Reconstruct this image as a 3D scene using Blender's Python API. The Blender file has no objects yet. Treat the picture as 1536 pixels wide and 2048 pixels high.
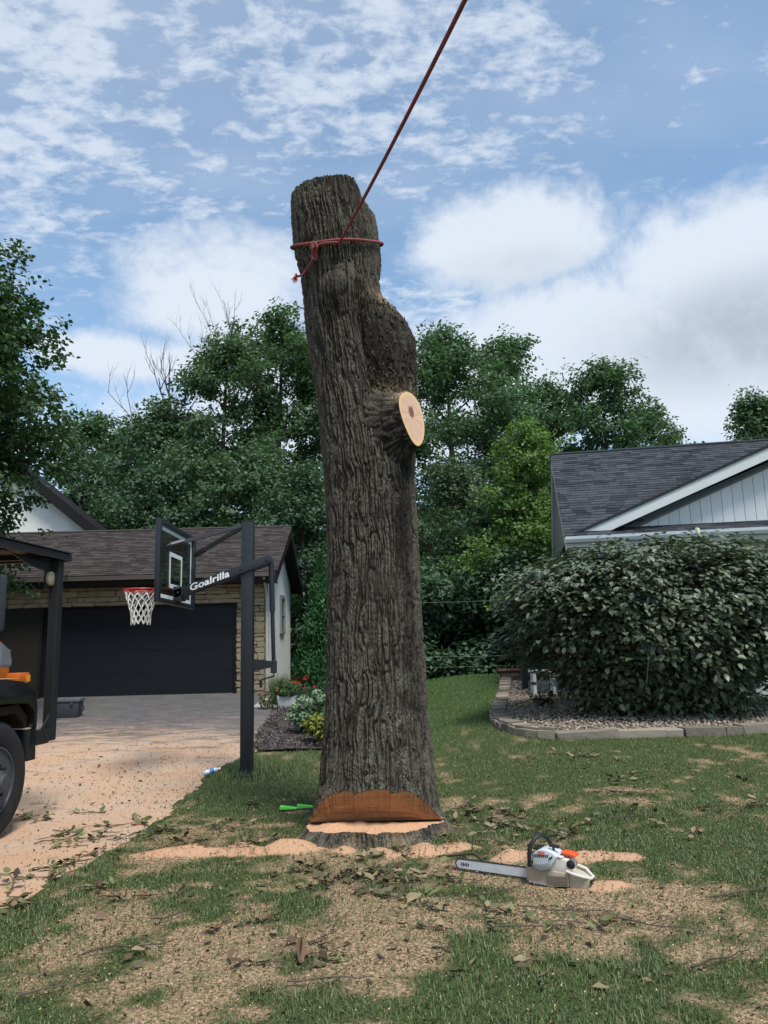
import bpy, bmesh, math, random
import numpy as np
from mathutils import Vector, Matrix
R_ = math.radians
scene = bpy.context.scene
COL = scene.collection
random.seed(7); rng = np.random.default_rng(7)

# ------------------------------------------------------------------ camera, sky, sun, exposure
FPX = 1540.0; PITCH = math.atan(276/1540); ROLL = R_(-1.5); EYE = 1.6
cam_d = bpy.data.cameras.new("camera"); cam = bpy.data.objects.new("camera", cam_d); COL.objects.link(cam)
cam_d.sensor_fit = 'HORIZONTAL'; cam_d.sensor_width = 36.0; cam_d.lens = 36.0*FPX/1536
cam_d.clip_start = 0.05; cam_d.clip_end = 2000
CR = (Matrix.Rotation(math.pi/2+PITCH, 3, 'X') @ Matrix.Rotation(ROLL, 3, 'Z'))
cam.matrix_world = Matrix.Translation((0, 0, EYE)) @ CR.to_4x4()
scene.camera = cam
scene.view_settings.view_transform = 'Standard'; scene.view_settings.look = 'None'
scene.view_settings.gamma = 1.0; scene.view_settings.use_curve_mapping = False
scene.view_settings.exposure = 1.5
SUN_EL, SUN_AZ = R_(62), R_(150)      # azimuth from +Y towards +X: high behind the camera, to the right

world = bpy.data.worlds.new("World"); scene.world = world; world.use_nodes = True
wt = world.node_tree; wt.nodes.clear()
class NT:
    """small node writer"""
    def __init__(s, t): s.t = t
    def n(s, k, **kw):
        o = s.t.nodes.new(k)
        for a, v in kw.items(): setattr(o, a, v)
        return o
    def put(s, sock, v):
        if isinstance(v, bpy.types.NodeSocket): s.t.links.new(v, sock)
        else: sock.default_value = v
    def m(s, op, a, b=0.0, c=0.0, clamp=False):
        o = s.n('ShaderNodeMath', operation=op); o.use_clamp = clamp
        s.put(o.inputs[0], a); s.put(o.inputs[1], b); s.put(o.inputs[2], c); return o.outputs[0]
    def vm(s, op, a, b=(0, 0, 0), sc=None):
        o = s.n('ShaderNodeVectorMath', operation=op); s.put(o.inputs[0], a); s.put(o.inputs[1], b)
        if sc is not None: s.put(o.inputs['Scale'], sc)
        return o.outputs[0]
    def noise(s, vec, scale, detail=4, rough=.55, dist=0.0):
        o = s.n('ShaderNodeTexNoise'); s.put(o.inputs['Vector'], vec); o.inputs['Scale'].default_value = scale
        o.inputs['Detail'].default_value = detail; o.inputs['Roughness'].default_value = rough
        o.inputs['Distortion'].default_value = dist; return o.outputs[0]
    def ss(s, v, a, b, lo=0.0, hi=1.0):
        o = s.n('ShaderNodeMapRange', interpolation_type='SMOOTHSTEP'); s.put(o.inputs[0], v)
        for i, q in enumerate((a, b, lo, hi)): s.put(o.inputs[1+i], q)
        return o.outputs[0]
    def mix(s, f, a, b):
        o = s.n('ShaderNodeMix', data_type='RGBA'); s.put(o.inputs[0], f)
        s.put(o.inputs[6], a if isinstance(a, bpy.types.NodeSocket) else (*a, 1)); s.put(o.inputs[7], b if isinstance(b, bpy.types.NodeSocket) else (*b, 1))
        return o.outputs[2]
W = NT(wt)
sky = W.n('ShaderNodeTexSky', sky_type='NISHITA'); sky.sun_disc = False
sky.sun_elevation = SUN_EL; sky.sun_rotation = SUN_AZ; sky.altitude = 200; sky.air_density = 1.0; sky.dust_density = 0.6; sky.ozone_density = 2.0
tc = W.n('ShaderNodeTexCoord'); D = tc.outputs['Generated']
sep = W.n('ShaderNodeSeparateXYZ'); W.put(sep.inputs[0], D); dx, dy, dz = sep.outputs
az = W.m('MULTIPLY', W.m('ARCTAN2', dx, dy), 57.2958); el = W.m('MULTIPLY', W.m('ARCSINE', dz), 57.2958)
den = W.m('ADD', W.m('MAXIMUM', dz, 0.0), 0.12)
cq = W.n('ShaderNodeCombineXYZ'); W.put(cq.inputs[0], W.m('DIVIDE', dx, den)); W.put(cq.inputs[1], W.m('MULTIPLY', W.m('DIVIDE', dy, den), 1.5)); cq.inputs[2].default_value = 3.7
Q = cq.outputs[0]
nb = W.noise(Q, 1.15, 3, .5, .3); nd = W.noise(Q, 15.0, 9, .62, .15)
side = W.ss(az, 4, 24, 0, .10)
alto = W.ss(W.m('SUBTRACT', W.m('ADD', W.m('MULTIPLY', nb, .46), W.m('MULTIPLY', nd, .70)), side), .49, .73)
hz = W.ss(W.noise(Q, .9, 4, .6), .35, .8, 0.0, .45)
alto = W.m('MAXIMUM', alto, hz)
cn = W.m('ADD', W.m('MULTIPLY', W.noise(D, 4.0, 10, .66, .35), .75), W.m('MULTIPLY', W.noise(D, 17.0, 6, .6), .25))
cnb = W.m('MULTIPLY', W.m('SUBTRACT', cn, .5), 2.3)
def blob(a, e, sa, se, k=1.0):
    u = W.m('DIVIDE', W.m('SUBTRACT', az, a), sa); v = W.m('DIVIDE', W.m('SUBTRACT', el, e), se)
    return W.m('MULTIPLY', W.m('SUBTRACT', 1.0, W.m('SQRT', W.m('ADD', W.m('MULTIPLY', u, u), W.m('MULTIPLY', v, v)))), k)
cum = None
for b in ((10.5, 29, 9, 4.3), (27, 24.5, 11, 5.0), (16, 21, 14, 6.5), (30, 19, 14, 7), (-12, 26, 9, 4.2, .7), (-20, 20.8, 11, 1.7, .6), (-14, 15.5, 9, 3.2, .6), (0, 17, 18, 7, .7), (-60, 22, 14, 6), (70, 25, 18, 7), (140, 24, 20, 8), (-130, 26, 18, 7)):
    v = blob(*b); cum = v if cum is None else W.m('MAXIMUM', cum, v)
cumm = W.ss(W.m('ADD', cum, cnb), -.08, .42)
cov = W.m('MAXIMUM', W.m('MULTIPLY', alto, .80), W.m('MULTIPLY', cumm, .96))
gr = W.m('ADD', W.ss(blob(28, 20.5, 15, 5.0), -.1, .8, 0, .72), W.ss(blob(11, 27, 8, 2.2), 0, .8, 0, .3))
gr = W.m('MULTIPLY', gr, W.ss(cn, .3, .62))
ccol = W.mix(gr, (3.65, 4.0, 4.5), (1.75, 2.0, 2.35))
hsv = W.n('ShaderNodeHueSaturation'); hsv.inputs['Hue'].default_value = .490; hsv.inputs['Saturation'].default_value = .97; hsv.inputs['Value'].default_value = 1.0; W.put(hsv.inputs['Color'], sky.outputs[0])
skyc = W.mix(cov, hsv.outputs[0], ccol)
bg = W.n('ShaderNodeBackground'); bg.inputs[1].default_value = 0.075; W.put(bg.inputs[0], skyc)
wo = W.n('ShaderNodeOutputWorld'); wt.links.new(bg.outputs[0], wo.inputs[0])

sun_d = bpy.data.lights.new("sun", 'SUN'); sun_d.energy = 1.5; sun_d.angle = R_(16); sun_d.color = (1.0, .95, .87)
sun = bpy.data.objects.new("sun", sun_d); COL.objects.link(sun)
sd = Vector((math.sin(SUN_AZ)*math.cos(SUN_EL), math.cos(SUN_AZ)*math.cos(SUN_EL), math.sin(SUN_EL)))
sun.rotation_euler = sd.to_track_quat('Z', 'Y').to_euler(); sun.location = (0, 0, 30)

# ------------------------------------------------------------------ helpers
def at(px, py, Y):
    d = CR @ Vector((px-768, 1024-py, -FPX)); d = d/d.y
    return Vector((0, 0, EYE))+d*Y
def sstep(a, b, x):
    t = np.clip((np.asarray(x, float)-a)/(b-a), 0, 1); return t*t*(3-2*t)
def gh(x, y):
    x = np.asarray(x, float); y = np.asarray(y, float)
    y0 = 9.5-4.5*sstep(-.5, 2.5, x)
    z = .055*np.log1p(np.exp(np.clip((y-y0)*1.2, -50, 50)))/1.2
    zc = .055*(21.0-y0)
    return np.where(y > 21, zc-.03*np.clip(y-21, 0, 30), np.minimum(z, zc+.02))
def ghf(x, y): return float(gh(x, y))
def gnd(px, py):
    d = CR @ Vector((px-768, 1024-py, -FPX)); d = d/d.y; Y = 2.0
    while Y < 60:
        q = Vector((0, 0, EYE))+d*Y
        if q.z <= ghf(q.x, q.y): return q
        Y += .01
    return q
def _h(ix, iy, iz):
    n = (ix.astype(np.int64)*374761393+iy.astype(np.int64)*668265263+iz.astype(np.int64)*1274126177) & 0xffffffff
    n = ((n ^ (n >> 13))*1274126177) & 0xffffffff; n = ((n ^ (n >> 16))*2246822519) & 0xffffffff
    return ((n ^ (n >> 15)) & 0xffffff)/float(0xffffff)
def vn(x, y, z=0.0):
    x, y, z = np.broadcast_arrays(np.asarray(x, float), np.asarray(y, float), np.asarray(z, float))
    fx, fy, fz = np.floor(x), np.floor(y), np.floor(z); tx, ty, tz = x-fx, y-fy, z-fz
    tx = tx*tx*(3-2*tx); ty = ty*ty*(3-2*ty); tz = tz*tz*(3-2*tz); o = 0
    for i in (0, 1):
        for j in (0, 1):
            for k in (0, 1):
                o = o+_h(fx+i, fy+j, fz+k)*(tx if i else 1-tx)*(ty if j else 1-ty)*(tz if k else 1-tz)
    return o
def fbm(x, y, z=0.0, o=4):
    s = 0; a = .5; f = 1.0
    for _ in range(o):
        s = s+a*vn(np.asarray(x)*f+17*_, np.asarray(y)*f+5*_, np.asarray(z)*f); a *= .5; f *= 2.03
    return s/(1-.5**o)

MATS = {}
def M(name, col, rough=.6, spec=.3, metal=0.0, noise=None, bump=None, isl=0.0, obj=0.0, col2=None, mixby='isl', transl=0.0, coat=0.0, ani=(1, 1, 1), fleck=None):
    """procedural Principled material: colour with noise, per-piece variation and relief"""
    if name in MATS: return MATS[name]
    m = bpy.data.materials.new(name); m.use_nodes = True; t = m.node_tree; t.nodes.clear(); N = NT(t)
    tcn = N.n('ShaderNodeTexCoord'); vec = N.vm('MULTIPLY', tcn.outputs['Object'], ani)
    geo = N.n('ShaderNodeNewGeometry'); oi = N.n('ShaderNodeObjectInfo')
    risl = geo.outputs['Random Per Island']; robj = oi.outputs['Random']
    c = N.n('ShaderNodeRGB'); c.outputs[0].default_value = (*col, 1); c = c.outputs[0]
    if col2 is not None:
        f = {'isl': risl, 'obj': robj}.get(mixby) if mixby != 'noise' else N.ss(N.noise(vec, noise[0]*.6, 5), .38, .64)
        c = N.mix(f, c, col2)
    v = None
    def add(e):
        nonlocal v; v = e if v is None else N.m('ADD', v, e)
    if noise: add(N.m('MULTIPLY', N.m('SUBTRACT', N.noise(vec, noise[0], 6, .62), .5), noise[1]*2.6))
    if isl: add(N.m('MULTIPLY', N.m('SUBTRACT', N.m('FRACT', N.m('MULTIPLY', risl, 7.31)), .5), 2*isl))
    if obj: add(N.m('MULTIPLY', N.m('SUBTRACT', robj, .5), 2*obj))
    if v is not None: c = N.vm('SCALE', c, sc=N.m('MAXIMUM', N.m('ADD', v, 1.0), .15))
    if fleck: c = N.mix(N.ss(N.noise(vec, fleck[0], 5, .7), fleck[1], fleck[1]+.08), c, fleck[2])
    b = N.n('ShaderNodeBsdfPrincipled'); N.put(b.inputs['Base Color'], c); b.inputs['Roughness'].default_value = rough
    b.inputs['Specular IOR Level'].default_value = spec; b.inputs['Metallic'].default_value = metal; b.inputs['Coat Weight'].default_value = coat
    if bump:
        bn = N.n('ShaderNodeBump'); bn.inputs['Strength'].default_value = bump[1]; bn.inputs['Distance'].default_value = bump[2] if len(bump) > 2 else .01
        N.put(bn.inputs['Height'], N.noise(vec, bump[0], 6, .6)); N.put(b.inputs['Normal'], bn.outputs[0])
    out = N.n('ShaderNodeOutputMaterial')
    if transl:
        tr = N.n('ShaderNodeBsdfTranslucent'); N.put(tr.inputs[0], N.vm('MULTIPLY', c, (1.1, 1.35, .6)))
        mx = N.n('ShaderNodeMixShader'); mx.inputs[0].default_value = transl; t.links.new(b.outputs[0], mx.inputs[1]); t.links.new(tr.outputs[0], mx.inputs[2]); t.links.new(mx.outputs[0], out.inputs[0])
    else: t.links.new(b.outputs[0], out.inputs[0])
    MATS[name] = m; return m

PM = {}
def link(o, parent=None):
    COL.objects.link(o)
    if parent is not None:
        o.parent = parent; PM[o.name] = PM.get(parent.name, Matrix())
    return o
def tag(o, label=None, cat=None, group=None, kind=None):
    if label: o['label'] = label
    if cat: o['category'] = cat
    if group: o['group'] = group
    if kind: o['kind'] = kind
    return o
def thing(name, label, cat, loc=(0, 0, 0), rz=0.0, group=None, rot=None):
    o = bpy.data.objects.new(name, None); o.empty_display_size = .1; COL.objects.link(o)
    o.location = loc; o.rotation_euler = rot if rot else (0, 0, rz)
    PM[o.name] = Matrix.Translation(Vector(loc)) @ (o.rotation_euler.to_matrix().to_4x4())
    return tag(o, label, cat, group)
def mesh_np(name, V, F, mat, smooth=False):
    me = bpy.data.meshes.new(name); V = np.asarray(V, np.float32); F = np.asarray(F, np.int32); k = F.shape[1]
    me.vertices.add(len(V)); me.vertices.foreach_set('co', V.ravel()); me.loops.add(F.size); me.loops.foreach_set('vertex_index', F.ravel())
    me.polygons.add(len(F)); me.polygons.foreach_set('loop_start', np.arange(0, F.size, k, dtype=np.int32))
    if smooth: me.polygons.foreach_set('use_smooth', np.ones(len(F), bool))
    me.materials.append(mat); me.update(calc_edges=True); return me
def obj_np(name, V, F, mat, parent=None, smooth=False, world=False):
    V = np.asarray(V, float)
    if world and parent is not None:
        mi = np.array(PM[parent.name].inverted()); V = V@mi[:3, :3].T+mi[:3, 3]
    return link(bpy.data.objects.new(name, mesh_np(name, V, F, mat, smooth)), parent)
def inst(name, me, parent, loc=(0, 0, 0), rot=(0, 0, 0), sc=(1, 1, 1)):
    o = bpy.data.objects.new(name, me); o.location = loc; o.rotation_euler = rot; o.scale = sc; return link(o, parent)
class MB:
    def __init__(s): s.v = []; s.f = []
    def add(s, vs, fs):
        b = len(s.v); s.v += [tuple(q) for q in vs]; s.f += [tuple(i+b for i in f) for f in fs]; return s
    def box(s, c, size, rot=None, jit=0.0):
        c = Vector(c); vs = []
        for i in (-.5, .5):
            for j in (-.5, .5):
                for k in (-.5, .5):
                    q = Vector((i*size[0]+random.uniform(-jit, jit), j*size[1]+random.uniform(-jit, jit), k*size[2]+random.uniform(-jit, jit)))
                    vs.append(c+(rot @ q if rot else q))
        return s.add(vs, [(0, 1, 3, 2), (4, 6, 7, 5), (0, 4, 5, 1), (2, 3, 7, 6), (0, 2, 6, 4), (1, 5, 7, 3)])
    def bbox(s, c, size, bev, rot=None):
        """box with chamfered edges"""
        bm = bmesh.new(); bmesh.ops.create_cube(bm, size=1.0)
        for v in bm.verts: v.co = Vector((v.co.x*size[0], v.co.y*size[1], v.co.z*size[2]))
        bmesh.ops.bevel(bm, geom=list(bm.edges), offset=bev, segments=2, affect='EDGES', profile=.6)
        return s.bm(bm, c, rot)
    def bm(s, bm, c=(0, 0, 0), rot=None):
        bm.verts.index_update(); c = Vector(c); vs = [c+(rot @ v.co if rot else v.co) for v in bm.verts]
        fs = [[v.index for v in f.verts] for f in bm.faces]; bm.free(); return s.add(vs, fs)
    def tube(s, pts, r, n=8, caps=True, closed=False):
        pts = [Vector(p) for p in pts]; k = len(pts); rs = r if isinstance(r, (list, tuple)) else [r]*k
        up = None; vs = []
        for i, p in enumerate(pts):
            a = pts[i-1] if (i > 0 or closed) else p; b = pts[(i+1) % k] if (i < k-1 or closed) else p
            t = (b-a).normalized() if (b-a).length > 1e-9 else Vector((0, 0, 1))
            if up is None: up = t.orthogonal().normalized()
            up = (up-t*up.dot(t)); up = up.normalized() if up.length > 1e-6 else t.orthogonal().normalized()
            w = t.cross(up)
            for j in range(n):
                an = 2*math.pi*j/n; vs.append(p+(up*math.cos(an)+w*math.sin(an))*rs[i])
        fs = []
        for i in range(k if closed else k-1):
            for j in range(n):
                a = i*n+j; b = i*n+(j+1) % n; a2 = ((i+1) % k)*n+j; b2 = ((i+1) % k)*n+(j+1) % n; fs.append((a, b, b2, a2))
        if caps and not closed: fs += [tuple(range(n))[::-1], tuple((k-1)*n+j for j in range(n))]
        return s.add(vs, fs)
    def lathe(s, prof, n=24, c=(0, 0, 0), rot=None):
        c = Vector(c); vs = []; fs = []; k = len(prof)
        for r, z in prof:
            for j in range(n):
                a = 2*math.pi*j/n; q = Vector((r*math.cos(a), r*math.sin(a), z)); vs.append(c+(rot @ q if rot else q))
        for i in range(k-1):
            for j in range(n): fs.append((i*n+j, i*n+(j+1) % n, (i+1)*n+(j+1) % n, (i+1)*n+j))
        if prof[0][0] > 1e-5: fs.append(tuple(range(n))[::-1])
        if prof[-1][0] > 1e-5: fs.append(tuple((k-1)*n+j for j in range(n)))
        return s.add(vs, fs)
    def prism(s, poly, d0, d1, fn):
        """polygon (u,v) extruded from depth d0 to d1; fn(u,v,d) -> point"""
        n = len(poly); vs = [fn(u, v, d0) for u, v in poly]+[fn(u, v, d1) for u, v in poly]
        return s.add(vs, [tuple(range(n))[::-1], tuple(range(n, 2*n))]+[(i, (i+1) % n, n+(i+1) % n, n+i) for i in range(n)])
    def build(s, name, mat, parent=None, smooth=False, world=False, bevel=0.0, sharp=40):
        me = bpy.data.meshes.new(name); vs = s.v
        if world and parent is not None:
            mi = PM[parent.name].inverted(); vs = [mi @ Vector(q) for q in vs]
        me.from_pydata([tuple(q) for q in vs], [], s.f); me.materials.append(mat)
        bm = bmesh.new(); bm.from_mesh(me)
        bmesh.ops.recalc_face_normals(bm, faces=bm.faces)
        if bevel: bmesh.ops.bevel(bm, geom=[e for e in bm.edges if e.calc_face_angle(0) > .6], offset=bevel, segments=2, affect='EDGES', profile=.6)
        if smooth:
            for f in bm.faces: f.smooth = True
            for e in bm.edges:
                if e.calc_face_angle(0) > R_(sharp): e.smooth = False
        bm.to_mesh(me); bm.free(); me.update()
        return link(bpy.data.objects.new(name, me), parent)
def XYZ(u, v, d): return Vector((u, d, v))
def unit(a): return a/np.maximum(np.linalg.norm(a, axis=1, keepdims=True), 1e-9)
def leaves_np(P, Nn, T, L, Wd, fold=.25, curl=.0):
    """folded leaf blades: 6 vertices, 4 triangles each"""
    Nn = unit(Nn); T = unit(T-Nn*np.sum(T*Nn, axis=1, keepdims=True)); B = np.cross(Nn, T)
    L = np.broadcast_to(L, (len(P),))[:, None]; Wd = np.broadcast_to(Wd, (len(P),))[:, None]
    f = fold*Wd; c = curl*L
    V = np.stack([P, P+T*L*.38+B*Wd*.5+Nn*f*.5, P+T*L*.38-B*Wd*.5+Nn*f*.5, P+T*L*.5-Nn*(c*.2), P+T*L-Nn*c], axis=1)
    n = len(P); i = np.arange(n)[:, None]*5
    F = np.concatenate([i+np.array([[0, 3, 1]]), i+np.array([[1, 3, 4]]), i+np.array([[0, 2, 3]]), i+np.array([[2, 4, 3]])])
    return V.reshape(-1, 3), F
def leaf7_np(P, Nn, T, L, Wd, fold=.25, curl=.1):
    """rounder folded leaf: 7 vertices, 6 triangles"""
    Nn = unit(Nn); T = unit(T-Nn*np.sum(T*Nn, axis=1, keepdims=True)); B = np.cross(Nn, T)
    L = np.broadcast_to(L, (len(P),))[:, None]; Wd = np.broadcast_to(Wd, (len(P),))[:, None]; f = fold*Wd*.5; c = curl*L
    V = np.stack([P, P+T*L*.22+B*Wd*.40+Nn*f, P+T*L*.60+B*Wd*.46+Nn*(f-c*.3), P+T*L*1.02-Nn*c, P+T*L*.60-B*Wd*.46+Nn*(f-c*.3), P+T*L*.22-B*Wd*.40+Nn*f, P+T*L*.5-Nn*c*.2], axis=1)
    i = np.arange(len(P))[:, None]*7
    return V.reshape(-1, 3), np.concatenate([i+np.array([[6, k, k+1 if k < 5 else 0]])[:, ::-1] for k in range(6)])
def cards_np(P, Nn, T, L, Wd):
    Nn = unit(Nn); T = unit(T-Nn*np.sum(T*Nn, axis=1, keepdims=True)); B = np.cross(Nn, T)
    L = np.broadcast_to(L, (len(P),))[:, None]; Wd = np.broadcast_to(Wd, (len(P),))[:, None]
    V = np.stack([P-T*L*.5, P+B*Wd*.5-T*L*.06+Nn*Wd*.12, P+T*L*.5, P-B*Wd*.5-T*L*.06+Nn*Wd*.12], axis=1)
    i = np.arange(len(P))[:, None]*4
    return V.reshape(-1, 3), np.concatenate([i+np.array([[0, 1, 2]]), i+np.array([[0, 2, 3]])])
def rv(n): return rng.normal(size=(n, 3))

# ------------------------------------------------------------------ masks on the ground
AX = (-.16, 7.3)          # foot of the trunk
EDGE_Y = [-6, 5.3, 6.9, 8, 9.6, 10.4, 11.2, 12.2, 13, 16.5, 17.3, 20.6]
EDGE_X = [-2.7, -2.52, -2.36, -2.24, -2.30, -2.42, -2.20, -2.10, -2.2, -2.35, -2.45, -2.9]
def drive_edge(y): return np.interp(y, EDGE_Y, EDGE_X)+.10*(vn(np.asarray(y)*2.3, 3.1)-.5)+.06*(vn(np.asarray(y)*7.3, 9.1)-.5)
def gau(x, y, cx, cy, sx, sy): return np.exp(-((x-cx)/sx)**2-((y-cy)/sy)**2)
def tan_mask(x, y):
    """how much dry thatch and sawdust covers the lawn"""
    n = fbm(x*1.7, y*1.7, 2.2, 5); n2 = fbm(x*6, y*6, 8.1, 4)
    b = (.95*gau(x, y, -.9, 5.0, 1.5, 1.15)+.75*gau(x, y, .7, 5.2, 1.3, .7)+.55*gau(x, y, 1.6, 4.5, 1.3, .9)+.5*gau(x, y, -1.2, 7.6, .9, 1.0)
         + .55*gau(x, y, .9, 8.0, 1.6, .8)+1.0*gau(x, y, -.1, 6.4, 1.1, .45)+.6*gau(x, y, -1.3, 11.6, .9, .45)-.95*gau(x, y, .35, 3.75, .8, .5)-.6*gau(x, y, -1.9, 10.7, .5, .5)-.3*gau(x, y, 2.2, 6.2, .8, .5)-.50*gau(x, y, 2.2, 9.2, 2.2, 2.2)-.25*gau(x, y, -1.5, 9.5, .8, 1.0))
    return np.clip(sstep(.10, 1.08, b*.50+.10*sstep(9.5, 6.5, y)+.10*sstep(12, 8, y)+(n-.5)*1.8+(n2-.5)*2.2+.04), 0, 1)
_pr = random.Random(12)
PILES = [(_pr.gauss(-1.50, .32), _pr.gauss(6.62, .09), _pr.uniform(.10, .30), _pr.uniform(.06, .14), _pr.uniform(.010, .026)) for _ in range(16)]
PILES += [(_pr.gauss(-.85, .16), _pr.gauss(6.72, .09), _pr.uniform(.08, .2), _pr.uniform(.05, .11), _pr.uniform(.010, .026)) for _ in range(9)]
PILES += [(_pr.gauss(1.38, .19), _pr.gauss(6.12, .08), _pr.uniform(.08, .2), _pr.uniform(.05, .12), _pr.uniform(.010, .026)) for _ in range(10)]
PILES += [(_pr.gauss(.98, .09), _pr.gauss(6.32, .05), _pr.uniform(.06, .13), _pr.uniform(.05, .09), .03) for _ in range(4)]
PILES += [(_pr.gauss(1.42, .12), _pr.gauss(5.46, .06), _pr.uniform(.06, .16), _pr.uniform(.05, .09), .02) for _ in range(5)]
PILES += [(.24, 6.60, .10, .10, .07), (.30, 6.48, .14, .08, .04), (-.40, 6.60, .08, .09, .06), (-.10, 6.54, .09, .08, .05), (.52, 6.66, .12, .10, .04), (.58, 6.56, .13, .07, .03), (.10, 6.42, .2, .07, .025)]
def pile_h(x, y):
    z = 0
    for cx, cy, sx, sy, hh in PILES:
        if hh: z = z+hh*np.exp(-((x-cx)/sx)**2-((y-cy)/sy)**2)
    return z
def bed_r(x, y):      # mulch bed, left of the trunk
    return (x > drive_edge(y)) & (x < -.2) & (y > 12.0+.25*np.sin(x*3)) & (y < 19.0)
EDG_PX = [(1006, 1362), (1001, 1385), (994, 1408), (986, 1430), (985, 1443), (1003, 1458), (1040, 1470), (1090, 1476), (1150, 1477), (1220, 1475), (1300, 1474), (1390, 1472), (1470, 1468), (1560, 1462), (1680, 1452)]
EDG = [gnd(*p) for p in EDG_PX]
def in_gravel(x, y):
    ex = np.array([p.x for p in EDG]); ey = np.array([p.y for p in EDG])
    PX = np.concatenate([ex, [9.5, 9.5, ex[0]]]); PY = np.concatenate([ey, [ey[-1], 19.5, 19.5]])
    x = np.asarray(x, float); y = np.asarray(y, float); ins = np.zeros(x.shape, bool); j = len(PX)-1
    for i in range(len(PX)):
        c = ((PY[i] > y) != (PY[j] > y)) & (x < (PX[j]-PX[i])*(y-PY[i])/(PY[j]-PY[i]+1e-12)+PX[i]); ins ^= c; j = i
    return ins

# ------------------------------------------------------------------ ground
def axis(core0, core1, step, lo, hi, g=1.16):
    c = list(np.arange(core0, core1, step)); s = step; a = core1; b = core0; L = []; H = []
    while a < hi: H.append(a); s *= g; a += s
    s = step
    while b > lo: s *= g; b -= s; L.append(b)
    return np.array(L[::-1]+c+H)
def ground_mat():
    m = bpy.data.materials.new('lawn_soil'); m.use_nodes = True; t = m.node_tree; t.nodes.clear(); N = NT(t)
    at_ = N.n('ShaderNodeAttribute'); at_.attribute_name = 'dry'; f = at_.outputs['Fac']
    ap = N.n('ShaderNodeAttribute'); ap.attribute_name = 'dust'
    geo = N.n('ShaderNodeNewGeometry'); P = geo.outputs['Position']
    g = N.mix(N.noise(P, 9, 6, .65), (.030, .060, .016), (.070, .100, .034))
    g = N.mix(N.ss(N.noise(P, 60, 4, .7), .45, .7), g, (.03, .026, .012))
    d = N.mix(N.ss(N.noise(P, 45, 6, .7), .36, .66), (.12, .09, .052), (.50, .35, .225))
    d = N.mix(N.ss(N.noise(P, 14, 6, .7), .55, .75), d, (.05, .055, .025))
    s = N.mix(N.noise(P, 120, 5, .7), (.38, .215, .12), (.60, .385, .25))
    fd = N.ss(N.m('ADD', f, N.m('MULTIPLY', N.m('SUBTRACT', N.noise(P, 26, 5, .7), .5), 1.2)), -.05, 1.05); c = N.mix(fd, g, d)
    du = N.ss(N.m('ADD', ap.outputs['Fac'], N.m('MULTIPLY', N.m('SUBTRACT', N.noise(P, 34, 6, .75), .5), 2.2)), .25, .8); du = N.m('MULTIPLY', du, N.ss(ap.outputs['Fac'], .02, .2)); c = N.mix(du, c, s)
    b = N.n('ShaderNodeBsdfPrincipled'); N.put(b.inputs['Base Color'], c); b.inputs['Roughness'].default_value = .95; b.inputs['Specular IOR Level'].default_value = .1
    bn = N.n('ShaderNodeBump'); bn.inputs['Strength'].default_value = .8; bn.inputs['Distance'].default_value = .012; N.put(bn.inputs['Height'], N.noise(P, 70, 6, .7)); N.put(b.inputs['Normal'], bn.outputs[0])
    o = N.n('ShaderNodeOutputMaterial'); t.links.new(b.outputs[0], o.inputs[0]); return m
xs = axis(-4.2, 4.2, .04, -220, 220); ys = axis(2.4, 9.5, .04, -60, 260)
GX, GY = np.meshgrid(xs, ys, indexing='xy'); fx, fy = GX.ravel(), GY.ravel()
tm = tan_mask(fx, fy)*sstep(15, 11, fy)
dust = np.clip(sstep(.003, .026, pile_h(fx, fy)*(.35+1.3*fbm(fx*5, fy*5, 6, 4))+.014*(fbm(fx*14, fy*14, 1)-.5)), 0, 1)
gz = gh(fx, fy)+.018*(fbm(fx*4, fy*4, .5)-.5)+pile_h(fx, fy)*(.8+.5*(fbm(fx*12, fy*12, 4)-.4))
gz = np.where((fx < drive_edge(fy)-.05) & (fy < 20.6), gz-.03, gz)
gz = np.where(bed_r(fx, fy) | in_gravel(fx, fy), gh(fx, fy)-.04, gz)
nx, ny = len(xs), len(ys); i = (np.arange(ny-1)[:, None]*nx+np.arange(nx-1)[None, :]).ravel()
lawn = obj_np('lawn', np.stack([fx, fy, gz], 1), np.stack([i, i+1, i+nx+1, i+nx], 1), ground_mat(), smooth=True)
for nm_, arr in (('dry', tm), ('dust', dust)):
    a_ = lawn.data.attributes.new(nm_, 'FLOAT', 'POINT'); a_.data.foreach_set('value', arr.astype(np.float32))
tag(lawn, kind='structure')

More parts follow.
